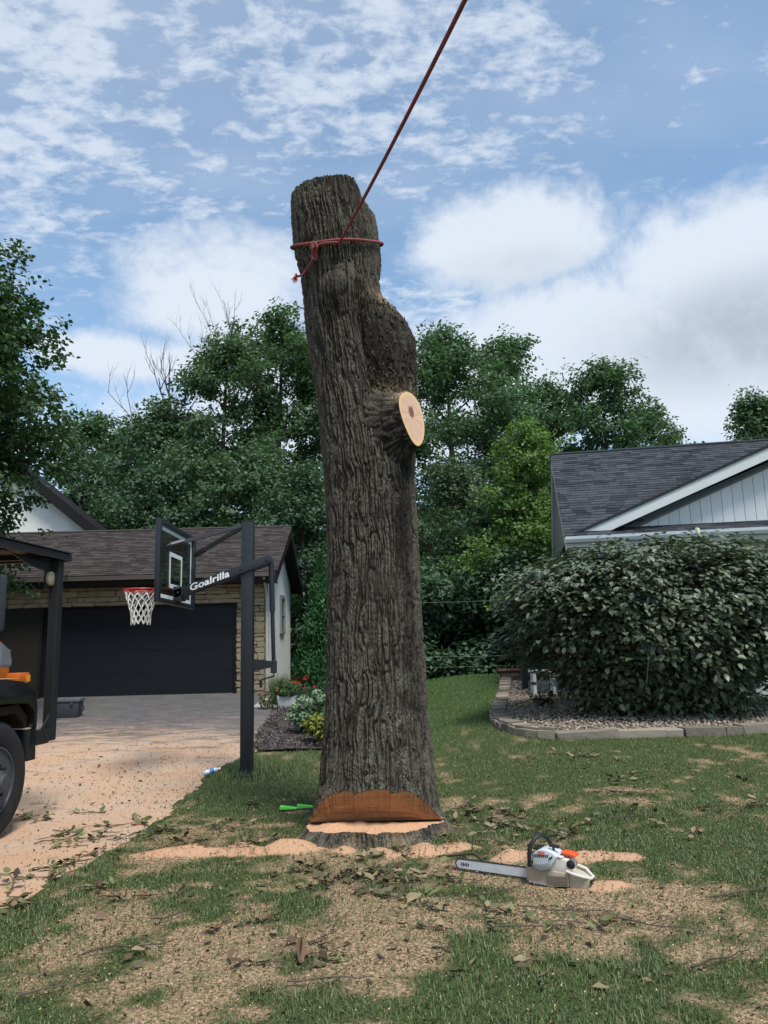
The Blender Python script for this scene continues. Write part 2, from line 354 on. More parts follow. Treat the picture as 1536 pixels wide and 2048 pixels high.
def drive_mat():
    m = bpy.data.materials.new('asphalt_with_sawdust'); m.use_nodes = True; t = m.node_tree; t.nodes.clear(); N = NT(t)
    geo = N.n('ShaderNodeNewGeometry'); P = geo.outputs['Position']; sp = N.n('ShaderNodeSeparateXYZ'); N.put(sp.inputs[0], P)
    a = N.mix(N.noise(P, 140, 5, .75), (.045, .046, .048), (.12, .12, .122)); a = N.mix(N.ss(N.noise(P, 2.2, 5), .4, .7), a, (.105, .105, .108))
    s = N.mix(N.noise(P, 160, 5, .75), (.34, .235, .16), (.58, .425, .315)); s = N.mix(N.ss(N.noise(P, 1.1, 6, .6), .35, .65), s, N.mix(N.noise(P, 90, 5, .75), (.38, .23, .14), (.56, .37, .24))); s = N.mix(N.ss(N.noise(N.vm('MULTIPLY', P, (.6, 1.6, 1)), 2.4, 7, .7), .52, .68), s, N.mix(N.noise(P, 150, 5, .8), (.22, .17, .13), (.60, .47, .36)))
    y = N.m('ADD', sp.outputs[1], N.m('MULTIPLY', N.m('ADD', sp.outputs[0], 6.0), .12))
    base = N.ss(y, 10.8, 16.8, 1.12, .08)
    w1 = N.noise(N.vm('MULTIPLY', P, (.8, 2.4, 1)), 1.6, 6, .65, 1.2); w2 = N.noise(P, 22, 6, .75)
    f = N.m('ADD', base, N.m('ADD', N.m('MULTIPLY', N.m('SUBTRACT', w1, .5), 3.0), N.m('MULTIPLY', N.m('SUBTRACT', w2, .5), 1.8)))
    far = N.ss(y, 12.0, 18.5, 1.0, .22)
    f = N.m('MULTIPLY', N.ss(f, .05, .95), far)
    st = N.m('MULTIPLY', N.ss(N.noise(N.vm('MULTIPLY', P, (.7, 2.2, 1)), 1.5, 7, .62, 3.0), .44, .72), N.ss(y, 18.5, 12.5, .10, .60)); f = N.m('MAXIMUM', f, N.m('MULTIPLY', st, N.ss(N.noise(P, 30, 4, .7), .35, .6, .3, 1.0)))
    gap = N.ss(N.noise(N.vm('MULTIPLY', P, (1.2, 2.6, 1)), 1.8, 5, .6), .66, .72, 0, .75); f = N.m('SUBTRACT', f, gap, clamp=True)
    c = N.mix(f, a, s)
    b = N.n('ShaderNodeBsdfPrincipled'); N.put(b.inputs['Base Color'], c); b.inputs['Roughness'].default_value = .9; b.inputs['Specular IOR Level'].default_value = .2
    bn = N.n('ShaderNodeBump'); bn.inputs['Strength'].default_value = .6; bn.inputs['Distance'].default_value = .006; N.put(bn.inputs['Height'], N.noise(P, 130, 5, .7)); N.put(b.inputs['Normal'], bn.outputs[0])
    o = N.n('ShaderNodeOutputMaterial'); t.links.new(b.outputs[0], o.inputs[0]); return m
yy = np.concatenate([np.arange(-6, 2.5, .5), np.arange(2.5, 20.61, .09)]); uu = np.concatenate([np.linspace(0, .7, 20), np.linspace(.72, 1, 30)])
ex_ = drive_edge(yy); DX = -14+(ex_[:, None]+14)*uu[None, :]; DY = np.repeat(yy[:, None], len(uu), 1)
DZ = gh(DX, DY)+.014+.008*(fbm(DX*2.5, DY*2.5, 3)-.5); DZ[:, -1] -= .035; nx = len(uu); i = (np.arange(len(yy)-1)[:, None]*nx+np.arange(nx-1)[None, :]).ravel()
tag(obj_np('driveway', np.stack([DX.ravel(), DY.ravel(), DZ.ravel()], 1), np.stack([i, i+1, i+nx+1, i+nx], 1), drive_mat(), smooth=True), kind='structure')
CONC = M('concrete', (.34, .32, .29), .85, .2, noise=(5, .2), bump=(60, .3))
def patch(name, x0, x1, y0, y1, dz, mat, nx=24, ny=24, wob=0.0, dome=0.0):
    X, Y = np.meshgrid(np.linspace(x0, x1, nx), np.linspace(y0, y1, ny)); X = X.ravel(); Y = Y.ravel()
    U = (X-x0)/(x1-x0); V = (Y-y0)/(y1-y0); e = np.minimum(np.minimum(U, 1-U), np.minimum(V, 1-V))
    Z = gh(X, Y)+dz*np.where(e < 1e-6, -.3, 1)+dome*np.sqrt(np.clip(e*2, 0, 1))*(.6+.8*fbm(X*4, Y*4, 2))
    i = (np.arange(ny-1)[:, None]*nx+np.arange(nx-1)[None, :]).ravel()
    return obj_np(name, np.stack([X+wob*(fbm(X*3, Y*3, 7)-.5), Y+wob*(fbm(X*3, Y*3, 9)-.5), Z], 1), np.stack([i, i+1, i+nx+1, i+nx], 1), mat, smooth=True)
tag(patch('walkway', -3.05, -1.5, 17.3, 19.6, .03, CONC), kind='structure')

# ------------------------------------------------------------------ the felled trunk
WOODR = M('fresh_wood', (.47, .25, .125), .75, .2, noise=(6, .3), bump=(30, .25), ani=(1, 1, 7), col2=(.33, .155, .075), mixby='noise')
DUST = M('sawdust', (.56, .35, .22), .95, .05, noise=(90, .3), bump=(110, .6), col2=(.50, .29, .16), mixby='noise')
def bark_mat():
    m = bpy.data.materials.new('oak_bark'); m.use_nodes = True; t = m.node_tree; t.nodes.clear(); N = NT(t)
    A = lambda n: (lambda o: (setattr(o, 'attribute_name', n), o.outputs['Fac'])[1])(N.n('ShaderNodeAttribute'))
    geo = N.n('ShaderNodeNewGeometry'); P = geo.outputs['Position']; Pv = N.vm('MULTIPLY', P, (1, 1, .35))
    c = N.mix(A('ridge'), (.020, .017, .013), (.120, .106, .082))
    c = N.mix(N.ss(N.noise(Pv, 9, 6, .6), .35, .7), c, N.vm('SCALE', c, sc=.62))
    c = N.mix(N.m('MULTIPLY', N.ss(N.noise(Pv, 80, 6, .8), .52, .64), A('ridge')), c, (.19, .175, .14)); c = N.mix(N.ss(N.noise(Pv, 48, 6, .8), .56, .66), c, (.022, .019, .015))
    c = N.mix(N.m('MULTIPLY', A('lichen'), N.ss(N.noise(P, 62, 6, .8), .50, .62)), c, (.25, .27, .225))
    c = N.mix(A('stain_shade'), c, (.011, .010, .009))
    c = N.mix(N.m('MULTIPLY', A('dusty'), N.ss(N.noise(P, 70, 5, .75), .42, .6)), c, (.44, .30, .17))
    b = N.n('ShaderNodeBsdfPrincipled'); N.put(b.inputs['Base Color'], c); b.inputs['Roughness'].default_value = .88; b.inputs['Specular IOR Level'].default_value = .18
    bn = N.n('ShaderNodeBump'); bn.inputs['Strength'].default_value = .9; bn.inputs['Distance'].default_value = .012; N.put(bn.inputs['Height'], N.noise(Pv, 75, 7, .68)); N.put(b.inputs['Normal'], bn.outputs[0])
    o = N.n('ShaderNodeOutputMaterial'); t.links.new(b.outputs[0], o.inputs[0]); return m
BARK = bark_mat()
Lp = [(395, 582), (450, 583), (490, 588), (520, 593), (545, 602), (600, 610), (650, 613), (700, 621), (760, 632), (830, 640), (900, 645), (1000, 652), (1100, 655), (1200, 655), (1300, 654), (1400, 652), (1480, 646), (1560, 637), (1610, 625), (1650, 608), (1680, 588), (1720, 560)]
Rp = [(395, 742), (450, 753), (490, 760), (530, 761), (555, 758), (600, 762), (650, 766), (700, 772), (760, 783), (830, 800), (900, 822), (950, 831), (1000, 834), (1100, 839), (1200, 843), (1300, 848), (1400, 853), (1480, 859), (1560, 868), (1610, 877), (1650, 890), (1680, 916), (1720, 950)]
Bp = [(585, 0), (600, 5), (625, 30), (655, 50), (690, 62), (720, 60), (770, 50), (830, 36), (880, 20), (910, 9), (960, 0)]
YA = AX[1]
def zof(py): return at(700, py, YA).z
Lz = np.array([(at(x, y, YA).z, at(x, y, YA).x) for y, x in Lp][::-1]); Rz = np.array([(at(x, y, YA).z, at(x, y, YA).x) for y, x in Rp][::-1])
Bz = np.array([(zof(y), b/FPX*YA) for y, b in Bp][::-1])
ZT = 6.20
def zf(py): return at(700, py, YA-.42).z
def cen_rad(z):
    l = np.interp(z, Lz[:, 0], Lz[:, 1]); r = np.interp(z, Rz[:, 0], Rz[:, 1]); return (l+r)/2, (r-l)/2
def angd(a, b): return (a-b+np.pi) % (2*np.pi)-np.pi
KNOTS = [(-1.75, zf(562), .17, .13, .055), (-1.35, zf(1170), .26, .16, .016), (-2.2, zf(1330), .14, .10, .006), (-1.45, zf(835), .17, .13, .012)]
def surf_r(th, z):
    """smooth trunk radius (no bark relief)"""
    cx, r = cen_rad(z); B = np.interp(z, Bz[:, 0], Bz[:, 1])
    r = r+B*1.05*np.exp(-(angd(th, -.10)/.52)**2)-.10*(B/.25)*np.exp(-(angd(th, -1.02)/.20)**2)
    fl = np.clip(1-(z-.02)/.75, 0, 1)**2.2
    r = r-fl*.085*np.cos(4*(th+np.pi/2))+fl*.055*np.cos(5*th+.6)+fl*.03*np.cos(9*th+2)
    f2 = np.clip(1-(z+.06)/.26, 0, 1)**1.6; r = r+f2*.11*(.45+.55*np.cos(6*th+1.2+.6*np.sin(2*th)))
    r = r+.012*np.cos(3*th+z*.8)+.008*np.cos(4*th-z*1.3)
    for kt, kz, kw, kh, ka in KNOTS:
        d2 = (angd(th, kt)*.42/kw)**2+((z-kz)/kh)**2; r = r+ka*np.exp(-d2*.9)-min(.012, ka*.25)*np.exp(-((np.sqrt(d2)-1.05)/.16)**2)
    return r
def surf(th, z, off=0.0):
    cx, _ = cen_rad(z); r = surf_r(th, z)+off; return np.stack([cx+r*np.cos(th), YA+r*np.sin(th), np.broadcast_to(z, np.shape(r))], -1)
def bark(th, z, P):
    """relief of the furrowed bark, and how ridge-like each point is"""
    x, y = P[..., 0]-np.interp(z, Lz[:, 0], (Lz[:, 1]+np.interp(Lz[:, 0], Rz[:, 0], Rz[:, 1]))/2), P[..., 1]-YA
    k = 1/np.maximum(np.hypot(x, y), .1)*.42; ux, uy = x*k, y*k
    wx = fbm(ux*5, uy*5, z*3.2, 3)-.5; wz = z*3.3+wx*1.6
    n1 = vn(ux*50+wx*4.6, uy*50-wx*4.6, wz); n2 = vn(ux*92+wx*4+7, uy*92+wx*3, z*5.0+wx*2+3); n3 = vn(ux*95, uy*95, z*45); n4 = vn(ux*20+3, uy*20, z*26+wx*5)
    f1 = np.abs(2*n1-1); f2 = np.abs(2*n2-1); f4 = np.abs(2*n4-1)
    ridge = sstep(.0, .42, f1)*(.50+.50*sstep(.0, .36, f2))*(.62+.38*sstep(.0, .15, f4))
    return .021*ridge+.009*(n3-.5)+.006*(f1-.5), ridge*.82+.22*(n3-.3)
Z0 = .13; YH = 7.10; KS = 1.12
def notch_z(th):
    z = np.full_like(th, Z0)
    for _ in range(40):
        p = surf(th, z); zz = Z0+.40*(1-np.exp(-np.clip(YH-p[:, 1], 0, None)/.20)); z = z+.5*(zz-z)
    return z
def attr(o, nm, a): q = o.data.attributes.new(nm, 'FLOAT', 'POINT'); q.data.foreach_set('value', np.asarray(a, np.float32).ravel())
tree_t = thing('felled_tree', 'thick bare oak trunk standing alone on the lawn with a notch cut at its foot', 'tree trunk', (AX[0], AX[1], 0))
def shell(name, th, zlo, zhi, nz, pw=1.0):
    v = np.linspace(0, 1, nz)**pw; TH = np.repeat(th[None, :], nz, 0); ZZ = zlo[None, :]+(zhi-zlo)[None, :]*v[:, None]
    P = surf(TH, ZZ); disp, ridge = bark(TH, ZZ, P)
    smooth = 0*ZZ
    for kt, kz, kw, kh, ka in KNOTS: smooth = np.maximum(smooth, np.exp(-((angd(TH, kt)*.42/(kw*.75))**2+((ZZ-kz)/(kh*.75))**2)**2)*.8)
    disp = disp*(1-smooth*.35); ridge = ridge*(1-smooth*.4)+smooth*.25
    cx, _ = cen_rad(ZZ); rr = np.hypot(P[..., 0]-cx, P[..., 1]-YA); k = 1+(disp-.018)/rr
    V = np.stack([cx+(P[..., 0]-cx)*k, YA+(P[..., 1]-YA)*k, ZZ], -1); nt = len(th)
    i = np.arange(nz-1)[:, None]*nt+np.arange(nt)[None, :]; j = np.arange(nz-1)[:, None]*nt+(np.arange(nt)[None, :]+1) % nt
    F = np.stack([i, j, j+nt, i+nt], -1).reshape(-1, 4)
    o = obj_np(name, V.reshape(-1, 3), F, BARK, tree_t, smooth=True, world=True)
    B = np.interp(ZZ, Bz[:, 0], Bz[:, 1])/.29
    st = 1.0*np.exp(-(angd(TH, -.85+.1*np.sin(ZZ*2))/.26)**2)*sstep(2.1, 3.3, ZZ)*sstep(5.2, 4.6, ZZ)+.55*np.exp(-(angd(TH, -.78+.12*np.sin(ZZ*1.7))/.16)**2)*sstep(.6, 1.3, ZZ)*sstep(3.4, 2.2, ZZ)
    st = st+.9*np.exp(-((angd(TH, -1.7)/.32)**2+((ZZ-zf(606))/.10)**2))+.7*np.exp(-((angd(TH, -1.25)/.3)**2+((ZZ-6.05)/.16)**2))+.5*np.clip(B, 0, 1)*np.exp(-(angd(TH, -.2)/.5)**2)  # includes the dark of the hollow near the top cut, painted as colour
    st = np.clip(st*(.35+1.3*fbm(P[..., 0]*9, P[..., 1]*9, ZZ*3, 3)), 0, .9)
    li = .8*sstep(.50, .68, fbm(P[..., 0]*9, P[..., 1]*9, ZZ*6, 4)+.10*sstep(1.6, .3, ZZ))*(sstep(2.8, .7, ZZ)*.9+.10)*(.4+.6*np.exp(-(angd(TH, -1.2)/.9)**2))
    du = .9*np.exp(-(angd(TH, -.62)/.35)**2-((ZZ-zf(770))/.12)**2)+1.0*np.exp(-(angd(TH, -.15)/.5)**2-((ZZ-zof(615))/.10)**2)+.6*sstep(.16, .02, ZZ)*sstep(.40, .62, fbm(P[..., 0]*6, P[..., 1]*6, 1.0, 3))
    attr(o, 'ridge', ridge); attr(o, 'stain_shade', st); attr(o, 'lichen', np.clip(li, 0, 1)); attr(o, 'dusty', np.clip(du, 0, 1)); return o, V
th_f = np.concatenate([np.linspace(-np.pi-.15, .15, 480, endpoint=False), np.linspace(.15, np.pi-.15, 110, endpoint=False)])
zb = notch_z(th_f); zb = zb+sstep(Z0+.03, Z0+.2, zb)*(-.030*np.exp(-((th_f+1.92)/.035)**2)-.024*np.exp(-((th_f+1.28)/.04)**2)+.035*(vn(th_f*9, 4.)-.5)+.012*(vn(th_f*40, 2.)-.5))
zt = ZT+.05*np.cos(th_f-2.9)+.02*np.sin(th_f*3)+.075*np.exp(-((th_f+.95)/.42)**2)-.13*sstep(-.80, -.72, th_f)*sstep(.7, -.1, th_f)+.015*vn(th_f*6, 1.0)
trunk, TV = shell('trunk', th_f, zb, zt, 820, 1.0)
# top cut, seen only from higher up
nt = len(th_f); topc = np.array([[cen_rad(6.2)[0], YA, 6.17]])
obj_np('top_cut', np.concatenate([TV[-1]+np.array([0, 0, -.002]), topc]), np.stack([np.arange(nt), (np.arange(nt)+1) % nt, np.full(nt, nt)], 1), WOODR, tree_t, world=True)
# roof of the notch: sloping cut surface, with saw lines
fr = np.where(TV[0][:, 1] < YH-.003)[0]; rim = TV[0][fr]; rim = rim[np.argsort(rim[:, 0])]
nj = 26; hx = np.linspace(rim[0, 0]+.015, rim[-1, 0]-.015, len(rim)); Vn = []
for j in range(nj):
    s = j/(nj-1); q = rim*(1-s)+np.stack([hx, np.full(len(rim), YH), np.full(len(rim), Z0+.004)], 1)*s
    w = (s*(1-s)*4)**.5; q = q+np.stack([0*hx, .010*w*(fbm(hx*1.5, s*9, 2)-.5), .03*w*(fbm(hx*1.2, s*14, 5)-.5)+.014*w*np.sign(fbm(hx*.8, s*4.1, 9)-.52)*.5], 1); Vn.append(q)
i = (np.arange(nj-1)[:, None]*len(rim)+np.arange(len(rim)-1)[None, :]).ravel()
def cutface_mat():
    m = bpy.data.materials.new('notch_wood'); m.use_nodes = True; t = m.node_tree; t.nodes.clear(); N = NT(t)
    geo = N.n('ShaderNodeNewGeometry'); P = geo.outputs['Position']; a = N.n('ShaderNodeAttribute'); a.attribute_name = 'rim'
    c = N.mix(N.noise(N.vm('MULTIPLY', P, (.5, 6, 16)), 3.0, 7, .65), (.27, .120, .056), (.50, .26, .13)); c = N.mix(N.ss(N.noise(N.vm('MULTIPLY', P, (.5, 5, 26)), 4, 5, .6), .60, .66), c, (.17, .07, .03))
    c = N.mix(a.outputs['Fac'], c, (.44, .27, .125)); a2 = N.n('ShaderNodeAttribute'); a2.attribute_name = 'edge'; c = N.mix(a2.outputs['Fac'], c, (.035, .018, .010))
    b = N.n('ShaderNodeBsdfPrincipled'); N.put(b.inputs['Base Color'], c); b.inputs['Roughness'].default_value = .7
    bn = N.n('ShaderNodeBump'); bn.inputs['Strength'].default_value = .35; bn.inputs['Distance'].default_value = .01; N.put(bn.inputs['Height'], N.noise(N.vm('MULTIPLY', P, (2, 6, 20)), 6, 5)); N.put(b.inputs['Normal'], bn.outputs[0])
    o = N.n('ShaderNodeOutputMaterial'); t.links.new(b.outputs[0], o.inputs[0]); return m
nr = obj_np('notch_face', np.concatenate(Vn), np.stack([i, i+1, i+len(rim)+1, i+len(rim)], 1), cutface_mat(), tree_t, smooth=True, world=True)
sv = np.repeat(np.linspace(0, 1, nj), len(rim)); hxn = np.tile(np.linspace(-1, 1, len(rim)), nj)
attr(nr, 'rim', np.clip(sstep(.26, .10, sv+.05*(np.abs(hxn) > .9)+.06*(vn(hxn*9, 1.)-.5)), 0, 1)*.8); attr(nr, 'edge', sstep(.055, .02, sv))
stump, SV = shell('stump', th_f, np.full(nt, -.06), np.where(surf(th_f, np.full(nt, Z0))[:, 1] < YH, Z0-.012+.018*(vn(th_f*7, 2.)-.5), Z0-.004), 60)
ring = SV[-1]; ctr = np.array([[AX[0], AX[1], Z0-.006]]); nk = 14; Vs = []
for j in range(nk):
    s = j/(nk-1); q = ring*(1-s)+ctr*s; q[:, 2] = np.where(q[:, 1] < YH, (Z0-.012)+.05*sstep(0, .35, s)*fbm(q[:, 0]*7, q[:, 1]*7, 2.)*sstep(YH, YH-.1, q[:, 1])-.004*(1-s), Z0-.02); q[0 if False else slice(None), 2] = np.where(s == 0, ring[:, 2], q[:, 2]); Vs.append(q)
i = np.arange(nk-1)[:, None]*nt+np.arange(nt)[None, :]; j = np.arange(nk-1)[:, None]*nt+(np.arange(nt)[None, :]+1) % nt
obj_np('stump_top', np.concatenate(Vs), np.stack([i, j, j+nt, i+nt], -1).reshape(-1, 4), DUST, tree_t, smooth=True, world=True)
# limb stub with its fresh cut
def limbcut_mat():
    m = bpy.data.materials.new('limb_cut_wood'); m.use_nodes = True; t = m.node_tree; t.nodes.clear(); N = NT(t)
    tcn = N.n('ShaderNodeTexCoord'); P = tcn.outputs['Object']; a = N.n('ShaderNodeAttribute'); a.attribute_name = 'rad'; r = N.m('ADD', a.outputs['Fac'], N.m('MULTIPLY', N.m('SUBTRACT', N.noise(P, 9, 4), .5), .08))
    rings = N.m('MULTIPLY', N.m('ADD', N.m('SINE', N.m('MULTIPLY', r, 75.0)), 1.0), .5)
    c = N.mix(rings, (.58, .38, .27), (.52, .33, .225)); c = N.mix(N.ss(N.noise(P, 14, 5), .5, .75), c, (.46, .29, .21)); c = N.mix(N.ss(r, .82, .90), c, (.62, .42, .20)); c = N.mix(N.ss(r, .965, .985), c, (.16, .075, .03))
    a2 = N.n('ShaderNodeAttribute'); a2.attribute_name = 'heart'; c = N.mix(a2.outputs['Fac'], c, (.15, .065, .04))
    b = N.n('ShaderNodeBsdfPrincipled'); N.put(b.inputs['Base Color'], c); b.inputs['Roughness'].default_value = .75
    o = N.n('ShaderNodeOutputMaterial'); t.links.new(b.outputs[0], o.inputs[0]); return m
cc = at(825, 834, 6.90); nn = Vector((.70, -.70, .14)).normalized(); uu_ = Vector((.13, -.07, -1.0)); uu_ = (uu_-nn*uu_.dot(nn)).normalized(); ww_ = nn.cross(uu_)
def oval(a):   # outline of the cut, in metres
    return .275*math.cos(a)*(1.0+.06*math.cos(a)), .158*math.sin(a)*(1.0-.16*math.cos(a)+.06*math.sin(2*a))
nb_ = 168; out = [oval(2*math.pi*k/nb_) for k in range(nb_)]
V = []; rad = []; heart = []
for j in range(12):
    s = 1-j/11
    for (a, b) in out:
        V.append(cc+uu_*(a*s)+ww_*(b*s)+nn*.004*math.sin(a*40)*s*(1-s)); rad.append(s); heart.append(float(sstep(.042, .030, math.hypot((a*s+.05)*.62, b*s+.005))))
i = np.arange(11)[:, None]*nb_+np.arange(nb_)[None, :]; j = np.arange(11)[:, None]*nb_+(np.arange(nb_)[None, :]+1) % nb_
F = np.stack([i, j, j+nb_, i+nb_], -1).reshape(-1, 4)
V2 = []; 
def stub_bark(q, s):
    f = np.abs(2*vn(math.cos(2*math.pi*q/nb_)*11+s*1.2, math.sin(2*math.pi*q/nb_)*11, s*2.4+4)-1); g = np.abs(2*vn(math.cos(2*math.pi*q/nb_)*19, math.sin(2*math.pi*q/nb_)*19+s*2, s*9.)-1); return float(sstep(0, .4, f)*(.5+.5*sstep(0, .4, g)))
SB = []
for k in range(40):
    s = k/39
    for q, (a, b) in enumerate(out):
        gx = 1+.10*s+.55*s*s; SB.append(stub_bark(q, s)); rough_ = 1+min(1, s*9)*(.13*(SB[-1]-.5)+.10*(float(vn(math.cos(2*math.pi*q/nb_)*1.6, math.sin(2*math.pi*q/nb_)*1.6, s*3.))-.5))
        p = cc-nn*(.30*s)+uu_*(a*gx*rough_+.03*s)+ww_*(b*gx*rough_-.05*s); V2.append(p)
i2 = np.arange(39)[:, None]*nb_+np.arange(nb_)[None, :]; j2 = np.arange(39)[:, None]*nb_+(np.arange(nb_)[None, :]+1) % nb_
stub = obj_np('limb_stub', np.array(V2), np.stack([i2, j2, j2+nb_, i2+nb_], -1).reshape(-1, 4), BARK, tree_t, smooth=True, world=True)
S_ = np.repeat(np.linspace(0, 1, 40), nb_); aa = np.tile(np.linspace(0, 2*np.pi, nb_), 40)
attr(stub, 'ridge', np.array(SB)*.8); attr(stub, 'stain_shade', np.clip(.12+.75*sstep(-.5, .3, np.cos(aa))*(.4+.6*vn(aa*3, S_*3)), 0, .85)); attr(stub, 'lichen', 0*S_); attr(stub, 'dusty', np.clip(sstep(-.3, -.8, np.cos(aa))*.9*sstep(.55, .1, S_), 0, 1))  # lower side of the stub: bark stain plus shade painted into the colour
cf = obj_np('cut_face', np.array(V), F, limbcut_mat(), stub, smooth=True, world=True); attr(cf, 'rad', rad); attr(cf, 'heart', heart)
# shaggy bark flakes round the old limbs
fl = []
for k in range(800):
    a = random.random(); z = random.uniform(zof(905), zof(615)); th = random.gauss(-.62, .30)
    if a < .25: z = random.gauss(zof(775), .06); th = random.gauss(-.7, .2)
    fl.append((th, z))
fl = np.array(fl); P = surf(fl[:, 0], fl[:, 1], .004); cx, _ = cen_rad(fl[:, 1]); Nr = np.stack([P[:, 0]-cx, P[:, 1]-YA, 0*cx], 1)
V, F = cards_np(P, Nr+.5*rv(len(P))*.4, np.array([[.35, 0, -1.0]])+.35*rv(len(P)), rng.uniform(.025, .065, len(P)), rng.uniform(.012, .028, len(P)))
bf = obj_np('bark_flakes', V, F, M('bark_flake', (.040, .034, .027), .9, .1, isl=.8, col2=(.070, .058, .042), mixby='isl'), tree_t, world=True); bf['kind'] = 'stuff'

# ------------------------------------------------------------------ rope
def rope_mat():
    m = bpy.data.materials.new('braided_rope'); m.use_nodes = True; t = m.node_tree; t.nodes.clear(); N = NT(t)
    tcn = N.n('ShaderNodeTexCoord'); P = tcn.outputs['Object']; n_ = N.noise(P, 85, 3, .6)
    c = N.mix(N.ss(n_, .42, .58), (.30, .050, .042), (.10, .045, .055)); c = N.mix(N.ss(N.noise(P, 160, 2), .62, .7), c, (.45, .20, .16))
    b = N.n('ShaderNodeBsdfPrincipled'); N.put(b.inputs['Base Color'], c); b.inputs['Roughness'].default_value = .85
    bn = N.n('ShaderNodeBump'); bn.inputs['Strength'].default_value = .7; bn.inputs['Distance'].default_value = .004; N.put(bn.inputs['Height'], n_); N.put(b.inputs['Normal'], bn.outputs[0])
    o = N.n('ShaderNodeOutputMaterial'); t.links.new(b.outputs[0], o.inputs[0]); return m
ROPE = rope_mat(); RR = .0145
rope_t = thing('rope', 'red braided rope knotted round the top of the trunk and pulled taut out of sight', 'rope', (-.36, 6.92, 5.5))
pts = []
for k in range(72):
    th = -math.pi+2*math.pi*k/72; z = 5.70+.20*math.sin(th)+.01*math.cos(th); p = surf(np.array([th]), np.array([z]), .026)[0]; pts.append(p)
MB().tube(pts, RR, 8, closed=True).build('loop', ROPE, rope_t, True, True, sharp=180)
def onT(px, py, off=.03):
    z = zof(py); cx, r = cen_rad(z)
    for _ in range(30):   # find the surface point that projects there
        q = at(px, py, YA-.4); 
        th = math.atan2(-math.sqrt(max(r*r-(q.x-cx)**2, .001)), q.x-cx); p = surf(np.array([th]), np.array([z]), off)[0]; q = at(px, py, p[1]); z = q.z; cx, r = cen_rad(z)
    return Vector(surf(np.array([th]), np.array([z]), off)[0])
pa = [onT(634, 492, .05), onT(655, 486, .045), onT(679, 485, .05)]
end = at(930, 0, 3.6); dirv = (end-pa[2])
run = [pa[0], pa[1], pa[2]]+[pa[2]+dirv*s+Vector((0, 0, -.06*4*s*(1-s)*.5)) for s in np.linspace(.06, 1.28, 40)]
MB().tube(run, RR, 8).build('line', ROPE, rope_t, True, True, sharp=180)
kb = MB(); kc = onT(632, 492, .05)
for k in range(3):
    c_ = kc+Vector((.004*k, -.012, -.018*k)); e1 = Vector((.9, -.2, .3*(k-1))).normalized(); e2 = Vector((.1, -.6, 1)).normalized()
    kb.tube([c_+e1*(.026*math.cos(a))+e2*(.034*math.sin(a))+Vector((0, -.012*math.cos(2*a), 0)) for a in np.linspace(0, 2*math.pi, 14, endpoint=False)], RR*.9, 7, closed=True)
kc2 = onT(632, 512, .05)
kb.tube([kc2+Vector((.024*math.cos(a), -.01*math.sin(2*a), .04*math.sin(a))) for a in np.linspace(0, 2*math.pi, 14, endpoint=False)], RR*.9, 7, closed=True)
kb.build('knot', ROPE, rope_t, True, True, sharp=180)
tl = [onT(632, 500, .05), onT(630, 520, .055), onT(618, 538, .06), at(606, 550, 7.1), at(594, 553, 7.05)]
MB().tube(tl, RR*.85, 7).build('tail', ROPE, rope_t, True, True, sharp=180)
fb = MB(); e_ = Vector(tl[-1])
for k in range(26):
    d_ = Vector((random.uniform(-1, .2), random.uniform(-.6, .3), random.uniform(-1, .4))).normalized()*random.uniform(.03, .065); fb.tube([e_, e_+d_*.6, e_+d_+Vector((0, 0, -.015))], [.004, .004, .002], 4)
fb.build('frayed_end', M('rope_fray', (.42, .09, .065), .9), rope_t, world=True)

# ------------------------------------------------------------------ basketball hoop
STEEL = M('black_powder_coat', (.014, .017, .023), .42, .4, noise=(3, .2), bump=(200, .05))
STEEL2 = M('worn_powder_coat', (.020, .022, .028), .5, .4, noise=(8, .25))
WHITE = M('white_paint', (.72, .76, .76), .5, .4, noise=(12, .06)); RED = M('red_rim_paint', (.42, .030, .022), .4, .5, noise=(9, .12))
def glass_mat(name, tint, tr=.9):
    m = bpy.data.materials.new(name); m.use_nodes = True; t = m.node_tree; t.nodes.clear(); N = NT(t)
    a = N.n('ShaderNodeBsdfTransparent'); a.inputs[0].default_value = (*tint, 1); g = N.n('ShaderNodeBsdfGlossy'); g.inputs[1].default_value = .03
    fr_ = N.n('ShaderNodeFresnel'); fr_.inputs[0].default_value = 1.45; mx = N.n('ShaderNodeMixShader'); N.put(mx.inputs[0], N.m('ADD', N.m('MULTIPLY', fr_.outputs[0], .8), 1-tr-.08, clamp=True))
    t.links.new(a.outputs[0], mx.inputs[1]); t.links.new(g.outputs[0], mx.inputs[2]); o = N.n('ShaderNodeOutputMaterial'); t.links.new(mx.outputs[0], o.inputs[0]); return m
GLASS = glass_mat('tempered_glass', (.80, .86, .85)); PANE = M('window_pane', (.02, .025, .03), .08, .8)
hb = Vector((-1.84, 10.3, ghf(-1.84, 10.3)))
hoop = thing('basketball_hoop', 'tall black pole basketball hoop with glass backboard beside the driveway', 'basketball hoop', hb)
def H(x, y, z): return Vector((x, y, z))-hb
MB().bbox(H(-1.845, 10.3, (hb.z+3.35)/2-.02), (.155, .155, 3.35-hb.z+.04), .008).build('pole', STEEL, hoop, True)
MB().bbox(H(-1.845, 10.3, 3.356), (.16, .16, .012), .004).build('pole_cap', STEEL2, hoop)
MB().bbox(H(-1.845, 10.3, hb.z+.015), (.30, .30, .03), .006).build('base_plate', STEEL2, hoop)
BXx, BY0, BY1, BZ0, BZ1 = -2.80, 9.40, 11.2, 2.25, 3.29
bb_ = MB()
fw = .085
bb_.bbox(H(BXx, BY0+fw/2, (BZ0+BZ1)/2), (.06, fw, BZ1-BZ0), .006); bb_.bbox(H(BXx, BY1-fw/2, (BZ0+BZ1)/2), (.06, fw, BZ1-BZ0), .006)
